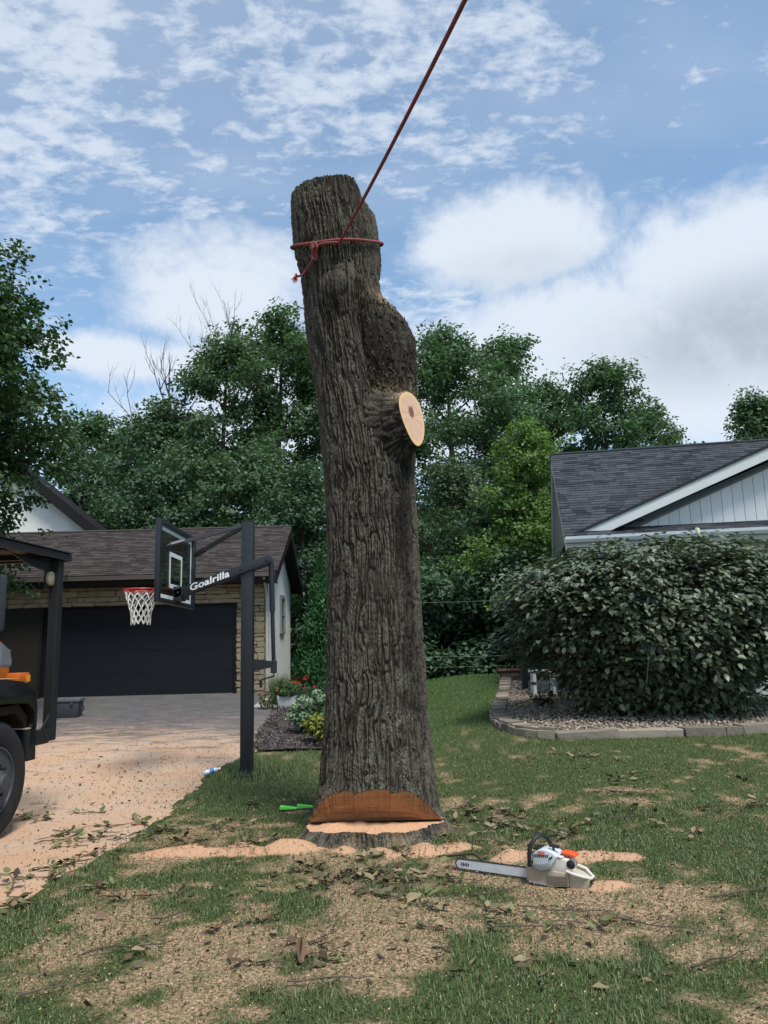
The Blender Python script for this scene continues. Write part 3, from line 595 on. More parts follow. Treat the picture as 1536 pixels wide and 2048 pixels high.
bb_.bbox(H(BXx, 10.3, BZ0+.03), (.056, BY1-BY0-2*fw, .06), .006); bb_.bbox(H(BXx, 10.3, BZ1-.03), (.056, BY1-BY0-2*fw, .06), .006)
bf_ = bb_.build('backboard_frame', STEEL, hoop, True)
gl = MB().box(H(BXx-.022, 10.3, (BZ0+BZ1)/2), (.010, BY1-BY0-2*fw, BZ1-BZ0-.12)).build('backboard_glass', GLASS, hoop)
def stripes(x, y0, y1, z0, z1, w, name):
    b = MB(); b.box(H(x, (y0+y1)/2, z1-w/2), (.002, y1-y0, w)); b.box(H(x, (y0+y1)/2, z0+w/2), (.002, y1-y0, w))
    b.box(H(x, y0+w/2, (z0+z1)/2), (.002, w, z1-z0-2*w)); b.box(H(x, y1-w/2, (z0+z1)/2), (.002, w, z1-z0-2*w)); return b.build(name, WHITE, gl)
stripes(BXx-.013, BY0+fw+.01, BY1-fw-.01, BZ0+.065, BZ1-.065, .05, 'border_stripe'); stripes(BXx-.013, 9.99, 10.61, 2.47, 2.94, .055, 'target_square')
rc = H(-3.265, 10.3, 2.475)
rim_o = MB().tube([rc+Vector((.232*math.cos(a), .232*math.sin(a), 0)) for a in np.linspace(0, 2*math.pi, 40, endpoint=False)], .011, 8, closed=True)
rim_o.tube([rc+Vector((.228*math.cos(a), .228*math.sin(a), -.022)) for a in np.linspace(0, 2*math.pi, 40, endpoint=False)], .005, 6, closed=True)
rim_o.box(rc+Vector((.30, 0, 0)), (.16, .16, .012)); rim_p = rim_o.build('rim', RED, hoop, True)
MB().bbox(H(-2.86, 10.3, 2.40), (.05, .24, .15), .006).build('rim_mount', RED, rim_p)
nt_ = MB(); NW = 12
def netp(a, k, lev=6):
    s = k/lev; r = .228*(1-s)**1.0*.62+.228*.38+.01*math.sin(a*3+k); r = .228-(.228-.125)*min(1, s*1.35)**.8; return rc+Vector((r*math.cos(a), r*math.sin(a), -.015-.44*s+.012*math.sin(a*2.3+k*1.7)))
for q in range(NW):
    a0 = 2*math.pi*q/NW
    for sg in (-1, 1):
        P_ = []
        for k in range(7):
            aa_ = a0+sg*(k*.5)*2*math.pi/NW*(1.0)+.04*math.sin(q*2.1+k)
            P_.append(netp(aa_, k))
        nt_.tube(P_, .0062, 5)
    nt_.tube([rc+Vector((.228*math.cos(a0), .228*math.sin(a0), -.03)), netp(a0, .25)], .007, 5)
nt_.build('net', M('net_cord', (.66, .66, .62), .9, .1, noise=(60, .15)), rim_p, True)
# lower lifting arms: a pair, each side of the pole; the near one carries the name
arm_d = Vector((1.275, 0, .445)).normalized(); arm_n = Vector((-arm_d.z, 0, arm_d.x)); a0_ = H(-2.78, 0, 2.405); a0_.y = 0
for sy in (-1, 1):
    mb = MB(); L_ = 1.36; rot = Matrix((( arm_d.x, 0, arm_n.x), (0, 1, 0), (arm_d.z, 0, arm_n.z)))
    mb.bbox(a0_+arm_d*(L_/2-.03)+Vector((0, sy*.098, 0)), (L_, .034, .112), .008, rot); arm_o = mb.build('lifting_arm', STEEL, hoop, True)
    for s_ in (.03, .92, 1.27): MB().lathe([(0, .014), (.014, .012), (.018, 0), (0, 0)], 10, a0_+arm_d*s_+Vector((0, sy*.116, 0)), Matrix.Rotation(-sy*math.pi/2 if sy > 0 else math.pi/2, 3, 'X')).build('bolt', STEEL2, arm_o)
    if sy < 0:
        fc = bpy.data.curves.new('lettering', 'FONT'); fc.body = 'Goalrilla'; fc.size = .150; fc.offset = .0035; fc.shear = .25; fc.space_character = 1.02; fc.extrude = .001; fc.align_x = 'LEFT'
        fo = bpy.data.objects.new('lettering_source', fc); COL.objects.link(fo); dg = bpy.context.evaluated_depsgraph_get(); dg.update()
        tm_ = bpy.data.meshes.new_from_object(fo.evaluated_get(dg)); bpy.data.objects.remove(fo); bpy.data.curves.remove(fc)
        w_ = max(v.co.x for v in tm_.vertices); k_ = .56/w_
        for v in tm_.vertices:
            q = a0_+arm_d*(.185+v.co.x*k_)+arm_n*(v.co.y*.80-.036)+Vector((0, sy*.1165-v.co.z*1.0, 0)); v.co = q
        tm_.materials.clear(); tm_.materials.append(WHITE); tm_.name = 'lettering'; lo = bpy.data.objects.new('lettering', tm_); link(lo, arm_o)
MB().bbox(a0_+Vector((.02, 0, 0)), (.12, .23, .19), .01).build('arm_bracket', STEEL2, hoop, True)
for (ya, za) in ((9.62, 2.955), (11.0, 3.0)):
    p0 = H(-1.93, 10.3+(.05 if ya > 10.3 else -.05), 3.30); p1 = H(-2.75, ya, za); d_ = (p1-p0)
    br_ = MB().tube([p0, p0+d_*.80], .034, 4).build('upper_brace', STEEL2, hoop); MB().tube([p0+d_*.78, p0+d_*.95, p1], [.042, .042, .02], 8).build('brace_end', STEEL, br_)
tp = H(-1.535, 10.3, 2.815); bt_ = H(-1.50, 10.3, 1.46)
act = MB().tube([tp, tp.lerp(bt_, .5)], .036, 10).tube([tp.lerp(bt_, .48), bt_], .027, 10).build('lift_actuator', STEEL, hoop, True)
MB().bbox(bt_+Vector((0, 0, -.04)), (.075, .09, .16), .01).build('gear_box', STEEL2, act)
MB().prism([(-1.77, 1.37), (-1.77, 1.53), (-1.50, 1.49), (-1.50, 1.42)], 10.25, 10.35, lambda u, v, d: H(u, d, v)).build('actuator_bracket', STEEL, hoop)
MB().tube([bt_+Vector((0, 0, -.10)), bt_+Vector((.0, 0, -.16)), bt_+Vector((-.16, -.02, -.20)), bt_+Vector((-.165, -.02, -.205)), bt_+Vector((-.165, -.02, -.30))], [.012, .012, .010, .02, .02], 8).build('crank_handle', STEEL2, act, True)

# ------------------------------------------------------------------ stones and shingles, shared pieces
def rock_mesh(name, mat, seed, sub=.14, jit=.10):
    r = random.Random(seed); bm = bmesh.new()
    for i in (-1, 1):
        for j in (-1, 1):
            for k in (-1, 1):
                for c in range(3):
                    q = [i*.5, j*.5, k*.5]; q[c] -= (i, j, k)[c]*sub*r.uniform(.5, 1.3)
                    bm.verts.new([v+r.uniform(-jit, jit)*.5 for v in q])
    bmesh.ops.convex_hull(bm, input=bm.verts); me = bpy.data.meshes.new(name)
    for v in [v for v in bm.verts if not v.link_faces]: bm.verts.remove(v)
    bm.to_mesh(me); bm.free(); me.materials.append(mat); return me
def shingles(parent, O, U, Vd, width, length, mat, inside, cam_first=True, tw=.26, ex=.125, th=.012, seed=1, name='shingle'):
    """courses of roof shingles on the plane O + U*u + Vd*v (v runs up the slope)"""
    r = random.Random(seed); Nn = U.cross(Vd).normalized(); Nn = Nn if Nn.z > 0 else -Nn; mb = MB(); cnt = []
    nrow = int(length/ex)+1
    for k in range(nrow):
        v0 = k*ex; u = -r.uniform(0, tw)
        while u < width:
            w = tw*r.uniform(.55, 1.25); u0, u1 = max(u, 0), min(u+w-.004, width); u += w
            if u1-u0 < .03 or not inside((u0+u1)/2, v0+ex*.4): continue
            cnt.append((u0, u1, v0, r.uniform(.7, 1.5)))
    mi = PM[parent.name].inverted()
    def piece(u0, u1, v0, k):
        v1 = min(v0+ex+.02, length); a = th*k; b = .002
        P = lambda u, v, n: mi @ (O+U*u+Vd*v+Nn*n)
        return [P(u0, v0, -.004), P(u1, v0, -.004), P(u1, v0, a), P(u0, v0, a), P(u0, v1, b), P(u1, v1, b)], [(0, 1, 2, 3), (3, 2, 5, 4), (0, 3, 4), (1, 5, 2)]
    r.shuffle(cnt) if not cam_first else None
    for q in cnt[:290]:
        vs, fs = piece(*q); me = bpy.data.meshes.new(name); me.from_pydata(vs, [], fs); me.materials.append(mat); link(bpy.data.objects.new(name, me), parent)
    for q in cnt[290:]: mb.add(*piece(*q))
    if cnt[290:]:
        o = mb.build(name+'_courses', mat, parent); o['kind'] = 'stuff'

# ------------------------------------------------------------------ garage
G0 = 20.2; gz0 = ghf(-6, 20.2)
garage = thing('garage', 'low garage with brown shingle roof, stone front and wide black door', 'garage', (-6.5, 20.2, gz0))
STUC = M('white_stucco', (.68, .68, .64), .9, .1, noise=(2.5, .12), bump=(40, .5)); FASC = M('dark_brown_trim', (.012, .0105, .011), .6, .2, noise=(4, .2))
GSH = M('brown_shingle', (.068, .058, .056), .95, .05, noise=(30, .25), bump=(250, .4), isl=.28, obj=.28); DECK = M('roof_felt', (.03, .026, .025), .95)
xr, xl, yb = -3.17, -14.0, 25.5
def gab(y): return 3.62+ (5.22-3.62)*(1-abs(y-22.8)/3.1)
wall = MB(); wall.prism([(20.22, gz0-.3), (yb, gz0-.3), (yb, gab(yb)-.10), (22.8, gab(22.8)-.10), (20.22, gab(20.22)-.10)], xr-.18, xr, lambda u, v, d: Vector((d, u, v)))
wall.box((-8.6, yb-.1, 2.0), (10.8, .2, 3.3)); wall.box((xl+.1, 22.8, 2.0), (.2, 5.0, 3.3)); sidew = wall.build('side_wall', STUC, garage, world=True)
MORT = M('dark_mortar', (.020, .018, .015), .95, noise=(20, .3))
dxr, dxl, dz1 = -3.95, -8.95, 2.885
mw = MB(); mw.box(((xl+xr)/2-.01, 20.30, (dz1+3.62)/2), (xr-xl-.02, .16, 3.62-dz1)); mw.box(((dxr+xr)/2-.01, 20.30, (gz0-.3+dz1)/2), (xr-dxr-.02, .16, dz1-gz0+.3)); mw.box(((xl+dxl)/2, 20.30, (gz0-.3+dz1)/2), (dxl-xl, .16, dz1-gz0+.3))
fwall = mw.build('stone_front', MORT, garage, world=True)
STN = M('tan_ledgestone', (.33, .265, .165), .9, .15, noise=(5, .25), bump=(28, .8, .015), obj=.35, col2=(.22, .19, .14), mixby='obj')
rocks = [rock_mesh('stone', STN, k) for k in range(9)]
mi = PM[garage.name].inverted()
def lay(x0, x1, z0, z1, rs):
    z = z0; nst = 0
    while z < z1-.03:
        hh = min(rs.choice((.09, .11, .13, .16, .2)), z1-z); x = x0
        while x < x1-.02:
            w = min(rs.uniform(.18, .62), x1-x)
            if x1-x-w < .1: w = x1-x
            if hh > .15 and rs.random() < .45:
                sp_ = rs.uniform(.35, .65)
                parts_ = ((z, hh*sp_), (z+hh*sp_, hh*(1-sp_)))
            else: parts_ = ((z, hh),)
            for zz_, h2 in parts_:
                o = inst('stone', rs.choice(rocks), fwall, mi @ Vector((x+w/2, 20.215+rs.uniform(-.012, .02), zz_+h2/2)), (rs.uniform(-.03, .03), rs.uniform(-.045, .045), 0), (w-.022, .13, h2-.016)); nst += 1
            x += w
        z += hh
    return nst
rs = random.Random(4); lay(-10.2, xr+.0, dz1+.03, 3.60, rs); lay(dxr+.05, xr+.0, gz0-.02, dz1+.03, rs)
# return of the corner stones onto the side wall
z = gz0
while z < 3.55:
    hh = rs.choice((.1, .13, .17)); inst('stone', rs.choice(rocks), sidew, mi @ Vector((xr+.01, 20.33, z+hh/2)), (0, 0, 0), (.07, rs.uniform(.2, .34), hh*.92)); z += hh
DOOR = M('black_garage_door', (.0065, .0085, .0125), .5, .22, noise=(2, .2), bump=(120, .04)); doorp = MB().box(((dxl+dxr)/2, 20.34, (gz0+dz1)/2), (dxr-dxl, .02, dz1-gz0)).build('door', DOOR, garage, world=True)
for k in range(4):
    h4 = (dz1-gz0)/4; MB().bbox(((dxl+dxr)/2, 20.315, gz0+h4*(k+.5)), (dxr-dxl-.01, .03, h4-.004), .003).build('door_panel', DOOR, doorp, world=True)
tr_ = MB(); tr_.box((dxr+.03, 20.235, (gz0+dz1)/2), (.06, .10, dz1-gz0)); tr_.box((dxl-.03, 20.235, (gz0+dz1)/2), (.06, .10, dz1-gz0)); tr_.box(((dxl+dxr)/2, 20.235, dz1+.03), (dxr-dxl+.12, .10, .06)); tr_.build('door_frame', FASC, doorp, world=True)
MB().box(((dxl+dxr)/2, 20.31, gz0+.012), (dxr-dxl-.02, .06, .03)).build('door_seal', M('grey_seal', (.16, .16, .16), .8), doorp, world=True)
rx0, rx1 = xl-.3, -2.79
rf = MB()
for sg in (0, 1):
    ye = 19.68 if sg == 0 else 25.92
    rf.prism([(ye, 3.66), (22.8, 5.30), (22.8, 5.22), (ye, 3.58)], rx0, rx1, lambda u, v, d: Vector((d, u, v)))
roof = rf.build('roof', DECK, garage, world=True)
Vd_ = Vector((0, 3.12, 1.64)); Ln = Vd_.length; Vd_.normalize()
shingles(roof, Vector((-12.5, 19.66, 3.662)), Vector((1, 0, 0)), Vd_, 12.5-2.79+.02, Ln, GSH, lambda u, v: True, False)
MB().tube([(rx0, 22.8, 5.315), (rx1, 22.8, 5.315)], .045, 6).build('ridge_cap', GSH, roof, world=True)
for ye, s_ in ((19.68, -1), (25.92, 1)):   # rake boards
    MB().prism([(ye, 3.60), (22.8, 5.24), (22.8, 4.99), (ye, 3.36)], rx1-.03, rx1+.0, lambda u, v, d: Vector((d, u, v))).build('rake_board', FASC, garage, world=True)
    MB().prism([(ye, 3.55), (22.8, 5.19), (22.8, 5.16), (ye, 3.52)], xr+.002, rx1-.032, lambda u, v, d: Vector((d, u, v))).build('soffit', FASC, garage, world=True)
MB().box(((rx0+rx1)/2, 19.72, 3.50), (rx1-rx0-.08, .03, .17)).build('fascia', FASC, garage, world=True)
MB().box(((rx0+rx1)/2, 19.96, 3.405), (rx1-rx0-.08, .46, .02)).build('soffit', FASC, garage, world=True)
gt = MB().prism([(0, 0), (.11, 0), (.125, .11), (.118, .11), (.105, .008), (.008, .008), (.008, .11), (0, .11)], rx0, rx1-.04, lambda u, v, d: Vector((d, 19.70-u, 3.535+v))); gt.build('gutter', M('brown_gutter', (.10, .085, .078), .4, .5, noise=(3, .15)), garage, world=True)
MB().tube([(xr+.05, 19.68, 3.52), (xr+.05, 20.05, 3.25), (xr+.06, 20.13, 3.1), (xr+.06, 20.13, gz0+.05)], .035, 6).build('downspout', M('cream_downspout', (.42, .40, .34), .5), garage, world=True)
wy0, wy1, wz0, wz1 = 22.95, 23.85, 2.15, 3.30
wn = MB()
for b in (((wy0+wy1)/2, wz1-.05, wy1-wy0, .1), ((wy0+wy1)/2, wz0+.05, wy1-wy0, .1)): wn.box((xr+.03, b[0], b[1]), (.06, b[2], b[3]))
for yq in (wy0+.06, wy1-.06): wn.box((xr+.03, yq, (wz0+wz1)/2), (.058, .12, wz1-wz0-.2))
wf = wn.build('window', M('grey_trim', (.20, .21, .21), .7), garage, world=True)
for zz_ in ((wz0+.1, (wz0+wz1)/2-.03), ((wz0+wz1)/2+.03, wz1-.1)): MB().box((xr+.012, (wy0+wy1)/2, (zz_[0]+zz_[1])/2), (.02, wy1-wy0-.24, zz_[1]-zz_[0])).build('pane', PANE, wf, world=True)
MB().box((xr+.028, (wy0+wy1)/2, (wz0+wz1)/2), (.04, wy1-wy0-.24, .06)).build('sash', M('grey_trim', (.2, .21, .21)), wf, world=True)

# taller white gable behind
hz0 = ghf(-12, 27)
house2 = thing('house', 'taller white stucco house gable with dark rake behind the garage roof', 'house', (-13.5, 26.6, hz0))
apx, apz = -14.6, 9.93; sl = (7.1-5.651)/(11.182-9.412); RE = -8.6
def rz_(x): return apz-abs(x-apx)*sl
lx = 2*apx-RE
MB().prism([(RE-.35, hz0-.3), (RE-.35, rz_(RE-.35)-.15), (apx, apz-.15), (lx+.35, rz_(lx+.35)-.15), (lx+.35, hz0-.3)], 26.0, 27.1, lambda u, v, d: Vector((u, d, v))).build('wall', STUC, house2, world=True)
for s_ in (1, -1):
    e = RE if s_ > 0 else lx
    MB().prism([(apx, apz), (e, rz_(e)), (e, rz_(e)-.12), (apx, apz-.12)], 25.6, 27.2, lambda u, v, d: Vector((u, d, v))).build('roof', FASC, house2, world=True)
    MB().prism([(apx, apz-.12), (e, rz_(e)-.12), (e, rz_(e)-.42), (apx, apz-.42)], 25.58, 25.62, lambda u, v, d: Vector((u, d, v))).build('rake_board', FASC, house2, world=True)
    MB().prism([(apx, apz-.2), (e, rz_(e)-.2), (e, rz_(e)-.23), (apx, apz-.23)], 25.63, 26.0, lambda u, v, d: Vector((u, d, v))).build('soffit', FASC, house2, world=True)

# ------------------------------------------------------------------ grey house at the right
E0 = Vector((3.42, 14.5, 0)); yaw = R_(-10); hb2 = Vector((3.42, 14.5, ghf(4, 15)-.05))
house3 = thing('house', 'pale grey house with dark shingle roof and boarded gable behind the big bush', 'house', hb2, yaw)
Mh = PM[house3.name]; zE = 3.60-hb2.z
def hp(u, v, z): return Vector((u, v, z))      # local: u along the front, v back
SID = M('pale_grey_siding', (.50, .54, .57), .75, .2, noise=(3, .08), bump=(60, .12)); TRIM = M('white_trim', (.54, .58, .58), .6, .3, noise=(3, .08)); GUT = M('grey_white_gutter', (.44, .49, .52), .45, .4, noise=(4, .08))
BSH = M('charcoal_shingle', (.042, .048, .056), .95, .05, noise=(30, .25), bump=(250, .4), isl=.22, obj=.22, col2=(.062, .068, .076), mixby='obj')
WID = 11.0; DEP = 3.60; zR = zE+2.50
MB().prism([(.45, -.3), (.45, zE-.1), (DEP, zR-.45), (2*DEP-.45, zE-.1), (2*DEP-.45, -.3)], .62, .78, lambda u, v, d: hp(d, u, v)).build('side_wall', SID, house3)
fw_ = MB(); fw_.box(hp(WID/2+.3, .55, (zE-.2)/2-.1), (WID-.35, .14, zE)); fw_.build('front_wall', SID, house3)
sw = MB()
for k in range(24):   # clapboards on the narrow end
    z = 1.2+k*.13
    v0 = .45 if z < zE-.1 else DEP-(zR-.45-z)/(zR-.45-zE+.1)*(DEP-.45); v1 = 2*DEP-v0
    if v1-v0 > .3: MB().prism([(z, 0), (z+.125, .004), (z+.125, .0), (z, .016)], v0, v1, lambda u, v, d: hp(.618-v, d, u)).build('clapboard', SID, house3)
kz = (zR-zE-.03)/(DEP+.02); rd = MB(); rd.prism([(0, -.02), (.12, -.02), (5.75, 3.30), (2*5.75-.12, -.02), (WID+.7, -.02), (WID+.7, DEP), (0, DEP)], 0, -.10, lambda u, v, d: hp(u, v, zE+.03+kz*(v+.02)+d)); rd.prism([(2*DEP+.02, zE+.03), (DEP, zR+.001), (DEP+.001, zR-.10), (2*DEP+.02, zE-.07)], .0, WID, lambda u, v, d: hp(d, u, v)); roof3 = rd.build('roof', DECK, house3)
Uw = (Mh.to_3x3() @ Vector((1, 0, 0))); Vw = (Mh.to_3x3() @ Vector((0, DEP+.02, zR-zE-.03))); Lv = Vw.length; Vw.normalize(); Ow = Mh @ hp(-.01, -.03, zE+.036)
GS = .405   # slope of the cross gable
def in_main(u, v):
    vv = v*(DEP/Lv); z = (zR-zE)*vv/DEP; return z > GS*(u-.10)-.25 and u < 8.5
shingles(roof3, Ow, Uw, Vw, WID, Lv, BSH, in_main, False, seed=3)
MB().tube([hp(-.02, DEP, zR+.015), hp(WID, DEP, zR+.015)], .05, 6).build('ridge_cap', BSH, roof3)
for k, (va, vb) in enumerate(((0, DEP), (2*DEP, DEP))):   # rakes of the narrow end
    MB().prism([(va, zE-.03), (vb, zR-.06), (vb, zR-.27), (va, zE-.23)], .0, .03, lambda u, v, d: hp(d, u, v)).build('rake_board', TRIM, house3)
    MB().prism([(va, zE-.12), (vb, zR-.15), (vb, zR-.17), (va, zE-.14)], .032, .62, lambda u, v, d: hp(d, u, v)).build('soffit', TRIM, house3)
MB().tube([hp(.0, 0, zE+.03), hp(0, DEP, zR+.0)], .012, 4).tube([hp(.0, 2*DEP, zE+.03), hp(0, DEP, zR+.0)], .012, 4).build('drip_edge', FASC, roof3)
MB().prism([(0, 0), (-.11, 0), (-.135, .06), (-.135, .115), (-.125, .115), (-.12, .065), (-.10, .01), (-.008, .01), (-.008, .115), (0, .115)], .0, WID, lambda u, v, d: hp(d, -.03+u, zE-.105+v)).build('gutter', GUT, house3)
MB().box(hp(WID/2, -.012, zE-.09), (WID, .024, .19)).build('fascia', TRIM, house3); MB().box(hp(WID/2+.02, .24, zE-.175), (WID-.04, .47, .02)).build('soffit', TRIM, house3)
# cross gable: boards, rake trim, roof edge, pent roof
GA, GZ = 5.75, zE+.05+GS*5.75
def gzr(u): return zE+.06+GS*(u-.12) if u <= GA else zE+.06+GS*(2*GA-.12-u)
BRD = M('pale_grey_board', (.56, .60, .62), .7, .2, noise=(2, .06), bump=(40, .1), obj=.05); u = .62
while u < WID-.7:
    u2 = u+.196; MB().prism([(u, zE+.02), (u2-.008, zE+.02), (u2-.008, gzr(u2)-.36), (u, gzr(u)-.36)], .40, .425, lambda a, b, d: hp(a, d, b)).build('board', BRD, house3) if gzr(u)-.36 > zE+.06 else None; u = u2
MB().prism([(.45, zE), (GA, gzr(GA)-.30), (2*GA-.45, zE)], .428, .5, lambda a, b, d: hp(a, d, b)).build('gable_backing', M('board_joint', (.10, .12, .135), .9), house3)
for (ua, ub) in ((.06, GA), (2*GA-.06, GA)):
    MB().prism([(ua, gzr(ua)-.03), (ub, gzr(GA)-.03), (ub, gzr(GA)-.24), (ua, gzr(ua)-.24)], .075, .10, lambda a, b, d: hp(a, d, b)).build('gable_rake', TRIM, house3)
    MB().prism([(ua, gzr(ua)-.16), (ub, gzr(GA)-.16), (ub, gzr(GA)-.18), (ua, gzr(ua)-.18)], .102, .44, lambda a, b, d: hp(a, d, b)).build('gable_soffit', TRIM, house3)
    MB().prism([(ua, gzr(ua)+.025), (ub, gzr(GA)+.025), (ub, gzr(GA)-.03), (ua, gzr(ua)-.03)], .05, 3.6, lambda a, b, d: hp(a, d, b)).build('gable_roof', BSH, house3)
    MB().prism([(ua+.1, gzr(ua)-.30), (ub, gzr(GA)-.33), (ub, gzr(GA)-.375), (ua+.1, gzr(ua)-.345)], .385, .40, lambda a, b, d: hp(a, d, b)).build('gable_frieze', M('grey_frieze', (.13, .15, .165), .8), house3)
pent = MB().prism([(-.045, zE+.012), (.40, zE+.20), (.40, zE+.15), (-.045, zE-.015)], .25, WID, lambda a, b, d: hp(d, a, b)).build('pent_roof', BSH, house3)
Vp = Mh.to_3x3() @ Vector((0, .445, .188)); Lp_ = Vp.length; Vp.normalize()
shingles(pent, Mh @ hp(.22, -.06, zE+.02), Uw, Vp, WID-.3, Lp_, BSH, lambda u, v: u < 8.5, False, seed=8)
wn = MB(); wn.box(hp(5.2, .46, 1.75), (1.6, .05, 1.3)); hw = wn.build('window', TRIM, house3); MB().box(hp(5.2, .43, 1.75), (1.44, .03, 1.14)).build('pane', PANE, hw)
MB().tube([hp(.75, .43, zE-.2), hp(.75, .42, .1)], .04, 6).build('downspout', GUT, house3)

# ------------------------------------------------------------------ truck (front end, right side towards us)
tb = Vector((-3.516, 7.145, 0)); fwd = Vector((.10, .99, 0)).normalized(); sid = Vector((fwd.y, -fwd.x, 0))
truck = thing('truck', 'orange and black work truck with a steel cab guard at the left edge', 'truck', tb, math.atan2(fwd.y, fwd.x))
WA = 0.0
def tpf(a, b, z): return tp_(a-.12, b, z)
def tph(a, b, z): return tp_(a-.03, b, z)
def tp_(a, b, z): return Vector((a, -b, z))      # a forward, b towards us, z up
BLK = M('glossy_black_paint', (.008, .008, .009), .22, .5, noise=(14, .4), coat=.6); BLKM = M('flat_black_steel', (.012, .013, .015), .55, .4, noise=(6, .3), bump=(120, .1)); ORG = M('orange_paint', (.62, .16, .018), .35, .5, noise=(5, .1), coat=.3)
TYRE = M('tyre_rubber', (.020, .020, .021), .8, .25, noise=(20, .35), bump=(60, .2)); RIMM = M('dark_grey_rim', (.050, .056, .066), .5, .5, noise=(14, .35)); UND = M('dusty_underside', (.035, .027, .020), .95, .1, noise=(6, .5))
rotW = Matrix.Rotation(math.pi/2, 3, 'X')          # lathe axis z -> -y (towards us)
WR = .535
ty = MB().lathe([(.295, -.27), (.33, -.285), (.43, -.29), (.49, -.275), (.522, -.24), (.535, -.20), (.535, -.09), (.522, -.045), (.49, -.012), (.43, 0), (.33, -.008), (.305, -.02), (.295, -.03)], 56, tp_(WA, 0, WR), rotW)
wheel = ty.build('wheel', TYRE, truck, True)
tr2 = MB()
for k in range(64):
    a = 2*math.pi*k/64
    for bq in (-.20, -.12): 
        c = tp_(WA+math.cos(a)*.538, bq-.03, WR+math.sin(a)*.538); tr2.box(c, (.018, .06, .036), Matrix.Rotation(-a, 3, 'Y'))
tr2.build('tread', TYRE, wheel)
MB().lathe([(.30, -.02), (.302, -.005), (.285, -.004), (.275, -.05), (.262, -.12), (.20, -.135), (.175, -.10), (.172, -.06), (.155, -.052), (.0, -.052)], 40, tp_(WA, 0, WR), rotW).build('rim', RIMM, wheel, True)
MB().lathe([(.10, -.055), (.098, .03), (.085, .05), (.07, .055), (.068, .085), (.055, .098), (0, .10)], 24, tp_(WA, 0, WR), rotW).build('hub', RIMM, wheel, True)
for k in range(10):
    a = 2*math.pi*(k+.3)/10; MB().lathe([(.022, -.055), (.022, -.02), (.016, -.018), (.012, .035), (0, .036)], 8, tp_(WA+math.cos(a)*.138, 0, WR+math.sin(a)*.138), rotW).build('lug_nut', BLKM, wheel, True)
fo_ = [(-.92, .80), (-.88, 1.10), (-.74, 1.28), (-.5, 1.385), (-.2, 1.42), (.15, 1.425), (.42, 1.40), (.57, 1.35), (.66, 1.27), (.70, 1.15), (.705, .93), (.665, .93), (.655, 1.08), (.60, 1.16), (.48, 1.185), (.2, 1.20), (-.4, 1.20), (-.66, 1.14), (-.80, 1.0), (-.84, .80)]
MB().prism(fo_, .035, -.50, lambda u, v, d: tpf(u, d, v)).build('fender', BLK, truck, True, bevel=.022)
MB().prism([(-.8, 1.0), (-.6, 1.15), (.5, 1.18), (.655, 1.06), (.655, .93), (.62, .93), (.60, 1.0), (.45, 1.10), (-.55, 1.08), (-.76, .95)], -.05, -.46, lambda u, v, d: tpf(u, d, v)).build('wheel_well', UND, truck)
MB().box(tpf(-.1, -.52, .95), (1.5, .03, .7)).build('inner_panel', UND, truck)
hd = [(-1.5, 1.15), (-1.5, 2.02), (-.7, 1.93), (.25, 1.83), (.48, 1.79), (.60, 1.72), (.655, 1.60), (.66, 1.15)]
MB().prism(hd, -.30, -2.05, lambda u, v, d: tph(u, d, v)).build('hood', ORG, truck, True, bevel=.05)
hl = MB().prism([(.30, 1.535), (.648, 1.535), (.655, 1.60), (.60, 1.70), (.50, 1.755), (.30, 1.775)], -.297, -.36, lambda u, v, d: tph(u, d, v)).build('headlight', M('headlight_housing', (.20, .22, .24), .3, .6, noise=(4, .2)), truck)
MB().prism([(.30, 1.56), (.46, 1.56), (.46, 1.755), (.30, 1.765)], -.293, -.297, lambda u, v, d: tph(u, d, v)).build('lens', M('clear_lens', (.30, .34, .38), .12, .8), hl)
for k in range(9): MB().box(tph(.555, -.293, 1.56+k*.017), (.17-.006*k, .008, .006)).build('lens_rib', M('lens_rib', (.36, .38, .40), .3, .6), hl)
mk = MB().bbox(tpf(.585, -.12, 1.425), (.20, .13, .10), .02).build('marker_lamp', M('orange_lens', (.55, .13, .015), .25, .7), truck, True)
MB().box(tpf(.645, -.052, 1.42), (.06, .006, .06)).build('amber_glass', M('amber_lens', (.75, .30, .02), .2, .7), mk)
MB().box(tpf(-.15, -.10, 1.428), (1.1, .24, .006), jit=.003).build('sawdust_layer', DUST, truck)
# bumper and guard
bu = MB(); bu.box(tpf(.70, -1.15, .80), (.13, 2.25, .28)); bu.box(tpf(.70, -.03, .78), (.12, .02, .27)); bu.prism([(.60, .93), (.76, .93), (.775, .64), (.62, .64)], -.01, -.05, lambda u, v, d: tpf(u, d, v)); bmp = bu.build('bumper', BLKM, truck, bevel=.006)
MB().box(tpf(.70, -.26, .944), (.20, .5, .012)).build('step_plate', M('dusty_steel', (.36, .31, .26), .8, .3, noise=(12, .4)), bmp)
ar = MB(); ar.box(tp_(.76, -.06, .845), (.44, .10, .12)); ar.prism([(.80, .92), (.93, 1.04), (.98, 1.04), (.98, .78), (.80, .80)], -.035, -.055, lambda u, v, d: tp_(u, d, v)); ar.tube([tp_(.56, -.06, .78), tp_(.94, -.06, .78)], .022, 8); ar.build('guard_bracket', BLKM, truck)
for b_ in (-.03, -2.15):
    MB().bbox(tp_(1.01, b_-.05, 1.73), (.10, .10, 1.90), .008).build('guard_post', BLKM, truck)
MB().bbox(tp_(.72, -.03, 2.655), (.80, .06, .055), .006).build('roof_rail', BLKM, truck)
